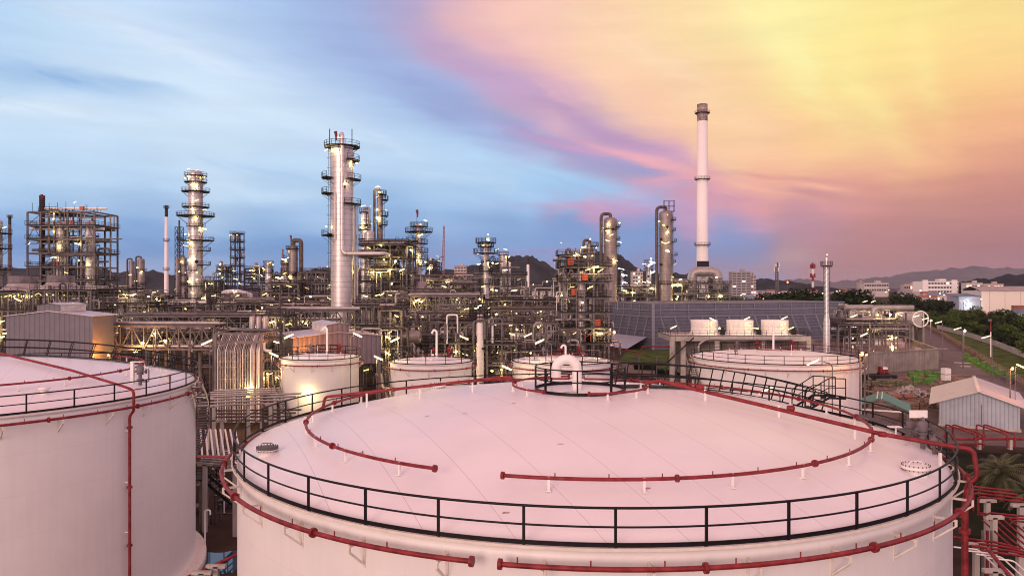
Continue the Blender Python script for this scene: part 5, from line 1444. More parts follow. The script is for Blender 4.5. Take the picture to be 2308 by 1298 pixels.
# ---- grey shed with pale roof, right
t = thing('storage_shed', 'pale corrugated shed with a wide lilac-grey gable roof beside the road', 'shed', (70.0, 113.0, 0))
hx, hy, zt, zr = 4.8, 9.0, 3.5, 5.1
w = MB()
for y in (-hy, hy): w.add([(-hx, y, .3), (hx, y, .3), (hx, y, zt), (0, y, zr), (-hx, y, zt)], [(0, 1, 2, 3, 4)])
for x in (-hx, hx): w.add([(x, -hy, .3), (x, hy, .3), (x, hy, zt), (x, -hy, zt)], [(0, 1, 2, 3)])
w.build('sheet_walls', M_shedl, t)
MB().box((0, 0, .15), (2 * hx + .3, 2 * hy + .3, .3)).build('plinth', M_concl, t)
for s in (-1, 1):
    X_ = s * (hx + 1.3); zl = zt - (zr - zt) * 1.3 / hx
    MB().add([(X_, -hy - .8, zl), (0, -hy - .8, zr + .12), (0, hy + 1.5, zr + .12), (X_, hy + 1.5, zl), (X_, -hy - .8, zl + .08), (0, -hy - .8, zr + .2), (0, hy + 1.5, zr + .2), (X_, hy + 1.5, zl + .08)], [(4, 5, 6, 7), (0, 3, 2, 1), (0, 1, 5, 4), (3, 0, 4, 7), (2, 3, 7, 6)]).build('roof_slope', M_metalroof, t)
MB().beam((0, -hy - .85, zr + .24), (0, hy + 1.5, zr + .24), .45, .07).build('ridge_cap', M_cream, t)
MB().box((.3, -hy - .03, 1.9), (.06, .05, 3.0)).build('door_seam', M_dsteel, t)
t.rotation_euler = (0, 0, R_(-30))
# ---- green open shelter
t = thing('cylinder_shelter', 'open shelter with a dark green gable roof and gas cylinders beneath', 'shelter', (GX(1986, 104), 104, 0), R_(-27))
hx, hy, zt, zr = 3.2, 3.2, 3.6, 4.9
for s in (-1, 1):
    MB().add([(s * (hx + .4), -hy - .4, zt - .3), (0, -hy - .4, zr), (0, hy + .4, zr), (s * (hx + .4), hy + .4, zt - .3), (s * (hx + .4), -hy - .4, zt - .22), (0, -hy - .4, zr + .1), (0, hy + .4, zr + .1), (s * (hx + .4), hy + .4, zt - .22)], [(4, 5, 6, 7), (0, 3, 2, 1), (0, 1, 5, 4), (3, 0, 4, 7)]).build('roof_slope', M_green, t)
for x in (-.45, .1): MB().beam((x, -hy - .42, zr + .02), (x, hy + .4, zr + .02), .16, .1).build('ridge_strip', M_cream, t)
for x in (-hx, hx):
    for y in (-hy, hy): MB().box((x, y, zt / 2 - .1), (.22, .22, zt - .2)).build('post', M_steel, t)
for y in (-hy, hy): MB().box((0, y, zt - .35), (2 * hx - .24, .15, .2)).build('tie_beam', M_white, t)
cyl = MB().lathe([(.12, 0), (.12, 1.2), (.05, 1.4), (.05, 1.5)], 10)
o0 = None
for i in range(18):
    m_ = (M_red, M_steel, M_dsteel)[i % 3]
    c_ = MB(); c_.v = list(cyl.v); c_.f = list(cyl.f); c_.s = list(cyl.s)
    o = c_.build('gas_cylinder', m_); o.location = (GX(1985, 104) - 2.6 + (i % 9) * .62, 101.9 + .8 * (i // 9), 0)
    o['label'] = 'upright %s gas cylinder in the rows under the green shelter' % ('red', 'grey', 'dark')[i % 3]; o['category'] = 'gas cylinder'; o['group'] = '%s gas cylinders under the green shelter' % ('red', 'grey', 'dark')[i % 3]
# ================================================================ hills
from mathutils import noise as mn
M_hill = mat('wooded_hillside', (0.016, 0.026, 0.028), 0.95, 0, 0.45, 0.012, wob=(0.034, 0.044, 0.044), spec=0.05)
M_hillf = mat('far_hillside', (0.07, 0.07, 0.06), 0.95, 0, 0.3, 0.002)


def hill(name, prof, Y, depth, m, nx=160, ny=22, rough=1.0):
    xs = [GX(p[0], Y) for p in prof]; zs = [max(-2, GZ(p[1], Y)) for p in prof]
    vs = []; fs = []
    for i in range(nx + 1):
        x = xs[0] + (xs[-1] - xs[0]) * i / nx
        k = 0
        while k < len(xs) - 2 and x > xs[k + 1]: k += 1
        q = (x - xs[k]) / (xs[k + 1] - xs[k]); q = q * q * (3 - 2 * q)
        h = zs[k] + (zs[k + 1] - zs[k]) * q
        for j in range(ny + 1):
            t_ = j / ny * 2 - 1
            f = max(0, 1 - t_ * t_) ** 1.0
            y = Y + t_ * depth
            nz = mn.fractal(Vector((x, y, 3.0)) / (depth * .35), .6, 2.1, 6) * depth * .05 + mn.noise(Vector((x, y, 0)) / (depth * .02)) * depth * .006 * rough
            vs.append((x, y, -3 + (h + 3) * f + nz * f * min(1, max(0, h) / 40)))
    for i in range(nx):
        for j in range(ny):
            a = i * (ny + 1) + j; fs.append((a, a + ny + 1, a + ny + 2, a + 1))
    b = MB(); b.add(vs, fs, True); return b.build(name, m, kind='structure')


hill('hill', [(30, 646), (60, 608), (90, 602), (140, 615), (200, 606), (222, 604), (250, 626), (270, 628), (290, 622), (340, 614), (372, 622), (420, 636), (480, 640), (520, 646)], 2600, 500, M_hill)
hill('hill', [(690, 646), (735, 612), (790, 605), (840, 612), (960, 622), (1010, 612), (1060, 600), (1100, 590), (1150, 583), (1190, 588), (1225, 600), (1250, 612), (1275, 622), (1300, 646)], 2400, 500, M_hill, 200)
hill('hill', [(1215, 646), (1240, 618), (1265, 606), (1310, 592), (1350, 577), (1375, 580), (1400, 590), (1430, 606), (1460, 616), (1500, 622), (1560, 626), (1600, 640), (1640, 646)], 2200, 450, M_hill, 200)
hill('hill', [(1660, 647), (1700, 638), (1735, 631), (1765, 634), (1800, 642), (1840, 646)], 2000, 300, M_hill, 90)
hill('hill', [(2130, 647), (2200, 640), (2240, 630), (2290, 621), (2340, 618), (2400, 625), (2500, 640)], 1800, 300, M_hill, 90)
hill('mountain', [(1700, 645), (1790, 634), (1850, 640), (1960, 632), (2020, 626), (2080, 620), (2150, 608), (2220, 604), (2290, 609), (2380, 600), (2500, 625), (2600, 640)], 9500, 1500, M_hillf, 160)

# ================================================================ far buildings
rb = random.Random(5)
M_win = mat('dark_window_glass', (0.05, 0.055, 0.07), 0.2, 0, 0.3, 0.3)
M_wall1 = mat('pale_render', (0.52, 0.47, 0.44), 0.8, 0, 0.1, 0.3)
M_wall2 = mat('pinkish_render', (0.46, 0.36, 0.33), 0.8, 0, 0.1, 0.3)
M_roofr = mat('terracotta_roof', (0.30, 0.11, 0.075), 0.8, 0, 0.25, 0.2)
M_roofg = mat('grey_roof', (0.34, 0.29, 0.28), 0.7, 0, 0.2, 0.2)
M_roofb = mat('blue_roof', (0.14, 0.20, 0.30), 0.7, 0, 0.2, 0.2)
M_winl = emis('lit_window', (1.0, .75, .4), 1.6)


def tower_block(label, x0, x1, ytop, Y, dep, floors, bays, m=M_wall1, extra=None, cat='building', lit=4):
    X0, X1 = GX(x0, Y), GX(x1, Y); z = GZ(ytop, Y); t = thing('apartment_block', label, cat, ((X0 + X1) / 2, Y, 0)); w = X1 - X0
    MB().box((0, dep / 2, z / 2), (w, dep, z)).build('walls', m, t)
    MB().box((0, dep / 2, z + .4), (w + .8, dep + .8, .8)).build('roof', M_roofg, t)
    MB().box((w * .15, dep / 2, z + 2.4), (w * .2, dep * .4, 3.2)).build('roof_house', m, t)
    fh = z / floors
    for f in range(floors):
        if z - fh * (f + 1) > z: continue
        for b_ in range(bays):
            if fh * f < z * .1: continue
            wx = -w / 2 + w * (b_ + .5) / bays
            L_ = rb.random() < lit / (floors * bays)
            MB().box((wx, -.05, fh * (f + .5)), (w / bays * .74, .12, fh * .42)).build('window', M_winl if L_ else M_win, t)
    return t


tower_block('far slab apartment block with many window rows, right of the very tall white stack', 1650, 1692, 614, 900, 14, 12, 4, mat('grey_render', (.30, .28, .29), .8), lit=2)
tower_block('lower grey wing joined to the right of the far slab block', 1693, 1704, 622, 905, 12, 9, 2, M_wall2)
tower_block('pale tower block peeping between the two brown-grey columns', 1426, 1449, 613, 800, 14, 9, 4)
tower_block('hazy grey tower block at the foot of the central hill', 1024, 1051, 600, 900, 14, 12, 4, M_wall2)
t = tower_block('long white institute building with blue-grey glazing on the right horizon', 2078, 2160, 634, 1300, 30, 4, 12, M_white)
for x in (2084, 2150): MB().box((GX(x, 1300) - GX(2119, 1300), -1, GZ(632, 1300) / 2), (9, 3, GZ(630, 1300))).build('corner_tower', M_white, t)
tower_block('pale block with blank walls left of the long white institute building', 1948, 2003, 638, 1400, 20, 3, 10)
tower_block('low orange-tinted terrace between pale block and institute building', 2038, 2075, 641, 1400, 14, 2, 8, M_wall2)
tower_block('small grey block on the horizon left of the pale blank block', 1938, 1946, 636, 1500, 14, 3, 2, M_wall2)
for i, (x0, x1, yt, Y, n) in enumerate(((2178, 2215, 638, 1250, 2), (2218, 2262, 640, 1300, 2))):
    tower_block(('white low hall right of the institute building', 'long brownish low hall near the right horizon')[i], x0, x1, yt, Y, 14, n, 6, (M_wall1, M_wall2)[i])


def house(label, px, Y, w, d, h, mr, mw, rz, group, z=0):
    t = thing('house', label, 'house', (GX(px, Y), Y, z), rz, group)
    MB().box((0, 0, h / 2), (w, d, h)).build('walls', mw, t)
    rh = w * .16
    MB().add([(-w / 2 - 1, -d / 2 - 1, h), (w / 2 + 1, -d / 2 - 1, h), (w / 2 + 1, d / 2 + 1, h), (-w / 2 - 1, d / 2 + 1, h), (-w / 2 - 1, 0, h + rh), (w / 2 + 1, 0, h + rh)],
             [(0, 1, 5, 4), (2, 3, 4, 5), (1, 2, 5), (3, 0, 4), (0, 3, 2, 1)]).build('roof', mr, t)
    for k in (-.3, 0.05, .3): MB().box((w * k, -d / 2 - .04, h * .5), (w * .12, .1, h * .35)).build('window', M_win if rb.random() < .8 else M_winl, t)
    return t


RM = [('terracotta', M_roofr), ('terracotta', M_roofr), ('grey', M_roofg), ('blue', M_roofb)]
for i in range(64):
    px = rb.uniform(1690, 2060) if i < 46 else rb.uniform(2040, 2308); Y = rb.uniform(750, 1900); nm, mr = rb.choice(RM)
    z = 0
    zone = 'left of the slim stack' if px < 1850 else ('between the slim stack and the institute building' if px < 2070 else 'near the institute building')
    house('%s-roofed house in the far town %s' % (nm, zone), px, Y, rb.uniform(12, 24), rb.uniform(9, 14), rb.uniform(5, 11), mr, rb.choice([M_wall1, M_wall2, M_white]), rb.uniform(-.5, .5),
          '%s-roofed houses of the far town %s' % (nm, zone), z)
house('large hall with a bright orange-pink roof below the telecom mast', 1735, 720, 24, 16, 7, mat('salmon_roof', (.62, .30, .20), .7), M_wall1, .2, None)
house('pale gabled hall just left of the slim stack, above the dark round tree', 1842, 620, 22, 16, 8, mat('pale_pink_roof', (.60, .45, .42), .7), M_wall2, -.3, None)
house('white-roofed low hall touching the right top of the blue-grey building', 1940, 300, 16, 10, 9.5, M_white, M_white, .05, None)
# warehouse on the right
t = thing('warehouse', 'huge cream warehouse with a blue-lit end, cut by the right edge', 'warehouse', (GX(2212, 520), 520, 0), R_(-14))
MB().box((70, 20, 8.4), (140, 40, 16.8)).build('walls', M_cream, t)
MB().add([(-1, -1, 16.9), (141, -1, 16.9), (141, 20, 20), (-1, 20, 20), (141, 41, 16.9), (-1, 41, 16.9)], [(0, 1, 2, 3), (3, 2, 4, 5)]).build('roof', M_roofg, t)
MB().box((-7, 14, 6.5), (13.5, 26, 13)).build('end_annex', M_shedl, t)
MB().add([(-15, 0, 13.1), (0, 0, 13.1), (0, 28, 14.6), (-15, 28, 14.6)], [(0, 1, 2, 3)]).build('annex_roof', M_roofb, t)
for k in range(14): MB().box((5 + k * 9.5, -.06, 8.3), (.35, .12, 16.4)).build('wall_rib', M_wall1, t)
lamp_at(t, (-8, -1, 7.5), 2.5, M_lampc, 0)
point(t, (-8, -3, 8), (.8, .9, 1), 900, .6)
bw = MB().beam((GX(2120, 500), 500, 1.5), (GX(2420, 440), 440, 1.5), .4, 3.0).build('boundary_wall', M_concl); tag(bw, 'long pale boundary wall in front of the cream warehouse', 'wall')
bw['kind'] = 'thing'
cw = random.Random(3)
for i, (px, Y, z, m_, lab) in enumerate(((2196, 500, 0, M_roofr, 'brown shipping container by the warehouse annex'), (2240, 470, 0, M_orange, 'bright orange shipping container, longest in the yard'),
        (2300, 470, 0, M_roofr, 'rust red shipping container at the bottom of the pair at the right edge'), (2302, 470, 2.7, M_roofb, 'dark blue shipping container on top of the rust red one'),
        (2303, 470, 5.4, M_roofr, 'brown container topmost of the stack at the right edge'), (2306, 440, 0, M_gcrate, 'green shipping container low at the right edge'))):
    t = thing('shipping_container', lab, 'container', (GX(px, Y), Y, z), 0, 'containers in front of the warehouse')
    b = MB().box((0, 0, 1.3), (11.5, 2.5, 2.58)); b.build('body', m_, t)
    rr = MB()
    for k in range(20): rr.box((-5.5 + k * .58, -1.28, 1.3), (.22, .06, 2.3))
    rr.build('side_ribs', m_, t)['kind'] = 'stuff'

# ================================================================ trees
M_frond = mat('palm_frond', (0.075, 0.085, 0.028), 0.6, 0, 0.4, 1.5)


def crown_mesh(mb, rn, R, H, z0, n, size, lobes=9):
    L_ = []
    for i in range(lobes):
        a = rn.uniform(0, 2 * PI); q = rn.uniform(0, .62) * R
        L_.append((q * math.cos(a), q * math.sin(a), z0 + H * rn.uniform(.25, .78), R * rn.uniform(.32, .55)))
    for i in range(n):
        x, y, z, r = L_[i % lobes]
        u = Vector((rn.gauss(0, 1), rn.gauss(0, 1), rn.gauss(0, 1))).normalized() * r * rn.uniform(.72, 1.08)
        p = Vector((x, y, z)) + Vector((u.x, u.y, u.z * .75))
        s = size * rn.uniform(.6, 1.4)
        a = Vector((rn.gauss(0, 1), rn.gauss(0, 1), rn.gauss(0, .6))).normalized(); b = a.cross(u.normalized() + Vector((.3, .1, .2))).normalized()
        mb.add([p - a * s, p - b * s * .6, p + a * s, p + b * s * .6], [(0, 1, 2, 3)])


TREES = []
for k in range(6):
    rn = random.Random(100 + k)
    R, H = (4.2, 6.0) if k < 3 else (3.0, 4.2)
    t = thing('broadleaf_tree', 'x', 'tree', (0, 0, -200))
    tk = MB().tube([(0, 0, 0), (.15, .1, 1.5), (-.1, .2, 3.2), (.1, 0, 5.0)], [.32, .26, .2, .1], 7)
    for j in range(5):
        a = j * 1.3 + k; tk.tube([(0, .1, 2 + j * .4), (1.2 * math.cos(a), 1.2 * math.sin(a), 3.3 + j * .4), (2.2 * math.cos(a), 2.2 * math.sin(a), 4.4 + j * .3)], [.14, .09, .03], 5)
    tk.build('trunk', M_bark, t)
    c = MB(); crown_mesh(c, rn, R, H, 1.6, 1500, .30, 11); c.build('crown', M_leafd if k % 3 == 0 else M_leaf, t)
    TREES.append(t)
used = set()


def tree(px, Y, s, label, group, k, z=0):
    src = TREES[k]
    sc_ = (s * rb.uniform(.9, 1.2), s * rb.uniform(.9, 1.2), s * rb.uniform(.85, 1.1))
    if k not in used:
        used.add(k); src.location = (GX(px, Y), Y, z); src.scale = sc_; src.rotation_euler = (0, 0, rb.uniform(0, 6)); src['label'] = label; src['group'] = group; return src
    o = copy_tree(src, (GX(px, Y), Y, z), rb.uniform(0, 6), label, sc_); o['group'] = group; return o


def belt(n, f, s0, s1, label, group, ks=(0, 1, 2, 3, 4, 5)):
    for i in range(n):
        px, Y = f(i / max(1, n - 1)); tree(px, Y, rb.uniform(s0, s1), label, group, rb.choice(ks))


belt(16, lambda q: (1640 + 330 * q + rb.uniform(-9, 9), rb.uniform(320, 350)), 2.0, 2.7, 'dark tree in the row rising behind the blue-grey building', 'trees behind the blue-grey building')
for px, Y, s in ((1788, 315, 2.5), (1806, 320, 2.8), (1826, 315, 2.6)):
    tree(px, Y, s, 'big dark round tree group under the red and white mast', 'round dark trees under the red and white mast', 0)
belt(16, lambda q: (1880 + 260 * q + rb.uniform(-12, 12), rb.uniform(420, 520)), 1.5, 2.3, 'tall dark tree in the belt between the slim stack and the warehouse', 'tall dark trees between the slim stack and the warehouse', (0, 3))
def wall_y(px):
    return 352 - (px - 2112) * .78 if px < 2175 else 302 - (px - 2175) * .70


belt(34, lambda q: (2080 + 330 * q, wall_y(2080 + 330 * q) + rb.uniform(18, 170)), .8, 1.25, 'green scrub tree on the slope beyond the white roadside wall', 'scrub trees beyond the white wall')
belt(22, lambda q: (2040 + 120 * q + rb.uniform(-10, 20), 375 + rb.uniform(0, 90)), .8, 1.3, 'green scrub tree above the lying steel drum', 'scrub trees above the lying drum')
belt(22, lambda q: (2120 + 290 * q, wall_y(2120 + 290 * q) + rb.uniform(5, 22)), .6, .95, 'low bushy tree just behind the white roadside wall', 'low bushes behind the white wall')
belt(14, lambda q: (1640 + 700 * q, rb.uniform(560, 800)), 1.2, 2.0, 'small far tree among the town roofs', 'far trees among the town roofs')
belt(8, lambda q: (215 + 270 * q + rb.uniform(-9, 9), rb.uniform(480, 560)), 1.0, 1.5, 'small dark far tree behind the twin columns', 'far trees left of the slender column')
# scrub as one mass
sm = MB(); rs_ = random.Random(9)
for i in range(20000):
    px = rs_.uniform(2090, 2420); q = (px - 2085) / 300
    Y = wall_y(px) + 3 + 190 * rs_.random() ** 1.4
    z = max(.1, mn.noise(Vector((GX(px, Y), Y, 0)) / 9.0) * 2.2 + 1.3) * rs_.uniform(.3, 1)
    p = Vector((GX(px, Y), Y, z)); s = rs_.uniform(.2, .5)
    a = Vector((rs_.gauss(0, 1), rs_.gauss(0, 1), rs_.gauss(0, .5))).normalized(); b = a.cross(Vector((rs_.gauss(0, 1), rs_.gauss(0, 1), rs_.gauss(0, 1)))).normalized()
    sm.add([p - a * s, p - b * s, p + a * s, p + b * s], [(0, 1, 2, 3)])
sm.build('scrub_undergrowth', M_leaf, kind='stuff', label='tangled green scrub covering the ground beyond the white roadside wall')
# hedges
for px, Y, w_, lab in ((1455, 180, 5.5, 'small clipped hedge nearer the stair frame'), (1510, 168, 6.5, 'longer clipped hedge nearer the concrete deck')):
    hm = MB(); rn = random.Random(px)
    hm.box((0, 0, .5), (w_ - .4, 1.6, 1.0))
    for i in range(900):
        p = Vector((rn.uniform(-w_ / 2, w_ / 2), rn.uniform(-1, 1), rn.uniform(.1, 1.3))); a = Vector((rn.gauss(0, 1), rn.gauss(0, 1), rn.gauss(0, 1))).normalized(); b = a.orthogonal()
        hm.add([p - a * .14, p - b * .1, p + a * .14, p + b * .1], [(0, 1, 2, 3)])
    o = hm.build('clipped_hedge', M_leafd); o.location = (GX(px, Y), Y, 0); o.rotation_euler = (0, 0, -.3); tag(o, lab, 'hedge')
# palm
PY = 70


def palm(px, Y, h, fr, label, n=34):
    t = thing('palm_tree', label, 'palm tree', (GX(px, Y), Y, 0)); rn = random.Random(px)
    MB().tube([(0, 0, 0), (.05, 0, h * .5), (0, 0, h)], [.38, .30, .26], 10).build('trunk', M_bark, t)
    f = MB()
    for i in range(n):
        a = i * 2.4; up_ = rn.uniform(.15, 1.25) if i > 8 else rn.uniform(-.3, .2)
        P = [Vector((0, 0, h))]; d = Vector((math.cos(a) * math.cos(up_), math.sin(a) * math.cos(up_), math.sin(up_)))
        for s in range(9):
            P.append(P[-1] + d * fr / 9); d = (d + Vector((0, 0, -.16))).normalized()
        f.tube(P, [.04] * 9 + [.01], 4)
        for s in range(1, 10):
            for sub in (0, .5):
                p = P[s - 1].lerp(P[s], sub); tt = (P[s] - P[s - 1]).normalized(); side = tt.cross(Vector((0, 0, 1))).normalized()
                for q in (-1, 1):
                    L_ = .62 * fr / 3 * (1 - abs(s / 10 - .45) * 1.1)
                    e = p + side * q * L_ + tt * L_ * .7 - Vector((0, 0, L_ * .35)); f.add([p - tt * .05, p + tt * .07, e], [(0, 1, 2)])
    f.build('crown', M_frond, t)
    return t


palm(2252, 71, 2.2, 3.1, 'feathery palm behind the red pipe bundles at the right edge', 40)
palm(2320, 66, 1.6, 2.6, 'second lower palm cut by the right edge', 30)

# ================================================================ road edge: fence, wall, poles
t = thing('chain_fence', 'brown post and mesh fence running along the right side of the road', 'fence', (0, 0, 0))
fp = [Vector((*gp(2085, 738), 0)), Vector((*gp(2120, 757), 0)), Vector((*gp(2200, 808), 0)), Vector((*gp(2350, 905), 0))]
k = 0
for a, b in zip(fp[:-1], fp[1:]):
    n = int((b - a).length / 2.6)
    for i in range(n):
        p = a.lerp(b, i / n); MB().box((p.x, p.y, 1.1), (.16, .16, 2.2)).build('fence_post', M_wood, t)
    MB().beam(a + Vector((0, 0, 2.0)), b + Vector((0, 0, 2.0)), .06, .06).beam(a + Vector((0, 0, 1.1)), b + Vector((0, 0, 1.1)), .05, .05).beam(a + Vector((0, 0, .5)), b + Vector((0, 0, .5)), .05, .8).build('fence_rail', M_wood, t)
wl = [Vector((*gp(2112, 741), 0)), Vector((*gp(2175, 757), 0)), Vector((*gp(2240, 778), 0)), Vector((*gp(2305, 805), 0)), Vector((*gp(2420, 850), 0))]
w = MB()
for a, b in zip(wl[:-1], wl[1:]):
    n = max(1, int((b - a).length / 3))
    for i in range(n): w.beam(a.lerp(b, i / n) + Vector((0, 0, .9)), a.lerp(b, (i + .96) / n) + Vector((0, 0, .9)), .15, 1.8)
o = w.build('roadside_wall', M_concl); tag(o, 'low white panel wall at the foot of the scrub slope', 'wall'); o['kind'] = 'thing'
t = thing('marker_pole', 'red and white banded pole among the scrub by the road', 'pole', (GX(2233, 212), 212, 0))
for k in range(2):
    z0_, z1_ = (0, GZ(748, 212)), (GZ(748, 212), GZ(724, 212))
    z = (z0_, z1_)[k]; MB().cyl((0, 0, z[0]), (0, 0, z[1]), .17, .15, 12).build('pole_band', (M_white, M_red)[k], t)
MB().box((-.2, 0, GZ(724, 212) + .3), (.9, .2, .6)).build('pole_head', M_steel, t)

# ================================================================ yard goods


def crate(label, px, py, w_, h_, m, z=0, rz=0, group=None, name='crate'):
    x, y = gp(px, py); t = thing(name, label, 'crate', (x, y, z), rz, group)
    MB().box((0, 0, h_ * .5 + .1), (w_, w_ * .8, h_)).build('crate_body', m, t)
    s = MB()
    for k in (-.5, 0, .5):
        s.box((k * (w_ - .06), -w_ * .4 - .03, h_ * .5 + .1), (.09, .06, h_ + .04)); s.box((k * (w_ - .06), w_ * .4 + .03, h_ * .5 + .1), (.09, .06, h_ + .04))
    for k in (.1, .5, .95): s.box((0, -w_ * .4 - .045, .1 + h_ * k), (w_ + .06, .05, .1))
    s.build('crate_battens', m, t); MB().box((0, 0, .045), (w_, w_ * .8, .09)).build('pallet', M_wood, t)
    return t


GC = 'green crates beside the road fence'
for i in range(0, 11):
    q = i / 10; px = 2178 + 100 * q; py = 812 + 52 * q
    crate('%s green crate of the row against the road fence, counting from the far end' % ('first', 'second', 'third', 'fourth', 'fifth', 'sixth', 'seventh', 'eighth', 'ninth', 'tenth', 'nearest')[i], px, py, 1.45, .9 + .3 * (i % 3 == 1), M_gcrate if i < 8 else M_steel, 0, .5 + .1 * rb.random(), GC)
    if i % 2 == 0: crate('upper green crate stacked on the %s crate by the fence' % ('first', '', 'third', '', 'fifth', '', 'seventh', '', 'ninth', '', 'nearest')[i], px, py, 1.3, .8, M_gcrate, 1.0, .45, GC)
for i, (px, py) in enumerate(((2056, 851), (2072, 846), (2090, 847), (2100, 858), (2093, 866), (2066, 862), (2113, 851))):
    crate('bright green crate in the yard before the basin, %s' % ('leftmost at the wall', 'second from left at the wall', 'middle at the wall', 'front of the right pair', 'lowest of the cluster', 'standing alone in front', 'rightmost at the wall')[i], px, py, 1.5, 1.1, M_gcrate, 0, rb.uniform(-.3, .3), 'green crates before the basin')
for i, (px, py, z) in enumerate(((2132, 858, 0), (2132, 858, 1.35))):
    crate('white caged liquid tank, %s of the two stacked near the basin corner' % ('lower', 'upper')[i], px, py, 1.4, 1.2, M_white, z, .2, None, 'liquid_tank')
for i, (px, py) in enumerate(((2150, 855), (2164, 862), (2200, 872), (2218, 878), (2236, 884))):
    crate('low brown and white timber crate number %s along the shed side of the road' % ('one', 'two', 'three', 'four', 'five')[i], px, py, 2.2, .8, M_wood, 0, .6, None)


def lumber(label, px, py, L_, w_, h_, rz, m=M_wood):
    x, y = gp(px, py); t = thing('lumber_stack', label, 'timber stack', (x, y, 0), rz); b = MB()
    n = 4; r_ = 3
    for i in range(n):
        for j in range(r_): b.box((rb.uniform(-.1, .1), -w_ / 2 + w_ * (i + .5) / n, h_ * (j + .5) / r_), (L_ * rb.uniform(.9, 1.05), w_ / n * .92, h_ / r_ * .86))
    b.build('boards', m, t)
    MB().box((-L_ * .3, 0, h_ / 2), (.1, w_ + .06, h_ + .04)).box((L_ * .3, 0, h_ / 2), (.1, w_ + .06, h_ + .04)).build('strap', M_dark, t)


M_gwood = mat('mossy_timber', (.12, .13, .06), .85, 0, .3, 1.0)
lumber('mossy timber stack in the yard, first from the wide tank', 1975, 868, 4.4, 1.3, .9, .05, M_gwood)
lumber('mossy timber stack in the yard, middle one', 2008, 869, 4.2, 1.3, .9, .02, M_gwood)
lumber('mossy timber stack in the yard, nearest the scrap heap', 2041, 870, 4.0, 1.3, .9, -.03, M_gwood)
lumber('brown plank stack right of the green shelter', 2052, 925, 3.4, 1.6, 1.3, .1)
lumber('second brown plank stack between green shelter and grey shed', 2050, 945, 3.0, 1.4, 1.0, .25)
lumber('long board pile beside the grey shed corner', 2095, 915, 4.2, 1.2, .8, 1.3)
lumber('dark timber pile against the basin wall', 1985, 852, 7.0, 1.5, .7, .02, M_dsteel)
# scrap heap
x, y = gp(2050, 892); sh = MB(); rn = random.Random(4)
for i in range(420):
    a = rn.uniform(0, 2 * PI); q = abs(rn.gauss(0, .5)); p = (4.2 * q * math.cos(a), 2.2 * q * math.sin(a), max(.1, 1.5 * (1 - q) + rn.uniform(-.2, .3)))
    d = Vector((rn.gauss(0, 1), rn.gauss(0, 1), rn.gauss(0, .5))).normalized() * rn.uniform(.3, 1.0)
    sh.beam(Vector(p) - d / 2, Vector(p) + d / 2, rn.uniform(.08, .45), rn.uniform(.04, .2))
o = sh.build('scrap_heap', mat('pale_scrap', (.42, .30, .25), .7, 0, .5, 1.2, wob=(.62, .55, .52)), label='tangled heap of pale scrap and brown boards in the yard', kind='stuff'); o.location = (x, y, 0)
for i, px in enumerate((2020, 2048)):
    x, y = gp(px, 899); o = MB().drum((-.6, 0, .45), (.6, 0, .45), .45, 14).build('rusty_drum', M_roofr); o.location = (x, y, 0); tag(o, 'rusty orange drum at the %s front of the scrap heap' % ('left-facing', 'right-facing')[i], 'drum')
    o['label'] = ('rusty orange drum in front of the scrap heap, nearer the green shelter', 'rusty orange drum in front of the scrap heap, nearer the grey shed')[i]
x, y = gp(1990, 846); t = thing('red_machine', 'small red machine with a white top against the basin wall', 'machine', (x, y, 0))
MB().box((0, 0, .9), (1.8, 1.2, 1.0)).box((-.6, 0, 1.7), (.6, 1.0, .6)).build('machine_body', M_red, t); MB().box((.3, 0, 1.65), (1.1, 1.0, .45)).build('machine_top', M_white, t)
for q in (-.6, .6): MB().cyl((q, -.75, .4), (q, .75, .4), .4, n=12).build('wheel', M_dark, t)
# misc junk strewn in the yard
jk = MB(); rn = random.Random(8)
for i in range(260):
    x, y = gp(rn.uniform(1950, 2200), rn.uniform(848, 930)); d = Vector((rn.gauss(0, 1), rn.gauss(0, 1), 0)).normalized() * rn.uniform(.3, 1.8)
    jk.beam((x, y, .15), (x + d.x, y + d.y, .15 + rn.uniform(0, .3)), rn.uniform(.1, .5), rn.uniform(.08, .3))
jk.build('yard_debris', M_wood, kind='stuff', label='loose boards and offcuts strewn over the yard')

# ================================================================ red fire-water pipes on the right
t = thing('pipe_manifold', 'red valve manifold with tilted branches in front of the grey shed', 'pipe manifold', (GX(2225, 92), 92, 0))
h = MB(); h.cyl((-4.2, 0, 1.3), (7, 0, 1.3), .17, n=9); h.cyl((-4.2, -1.0, .9), (-1, -1.0, .9), .12, n=8); h.build('header_pipe', M_red, t)
for x in (-2.6, -1.7, 1.3, 2.2):
    MB().tube(elbow([(x - 1.0, 2.6, .6), (x - 1.0, 2.6, 2.6), (x + 1.0, -.3, 1.9), (x + 1.0, -.3, .3)], .3), .11, 8).build('branch_pipe', M_red, t)
    MB().drum((x - 1.0, 2.6, 1.0), (x - 1.0, 2.6, 1.3), .22, 10).build('valve', M_red, t)
for x in (-1, 2.8, 5.5): MB().box((x, 0, .6), (.3, .5, 1.2)).build('pier', M_concl, t)
MB().cyl((5, -.3, 1.2), (5, -.3, 3.2), .05, n=6).box((5, -.3, 3.3), (.7, .1, .4)).build('gauge_sign', M_white, t)


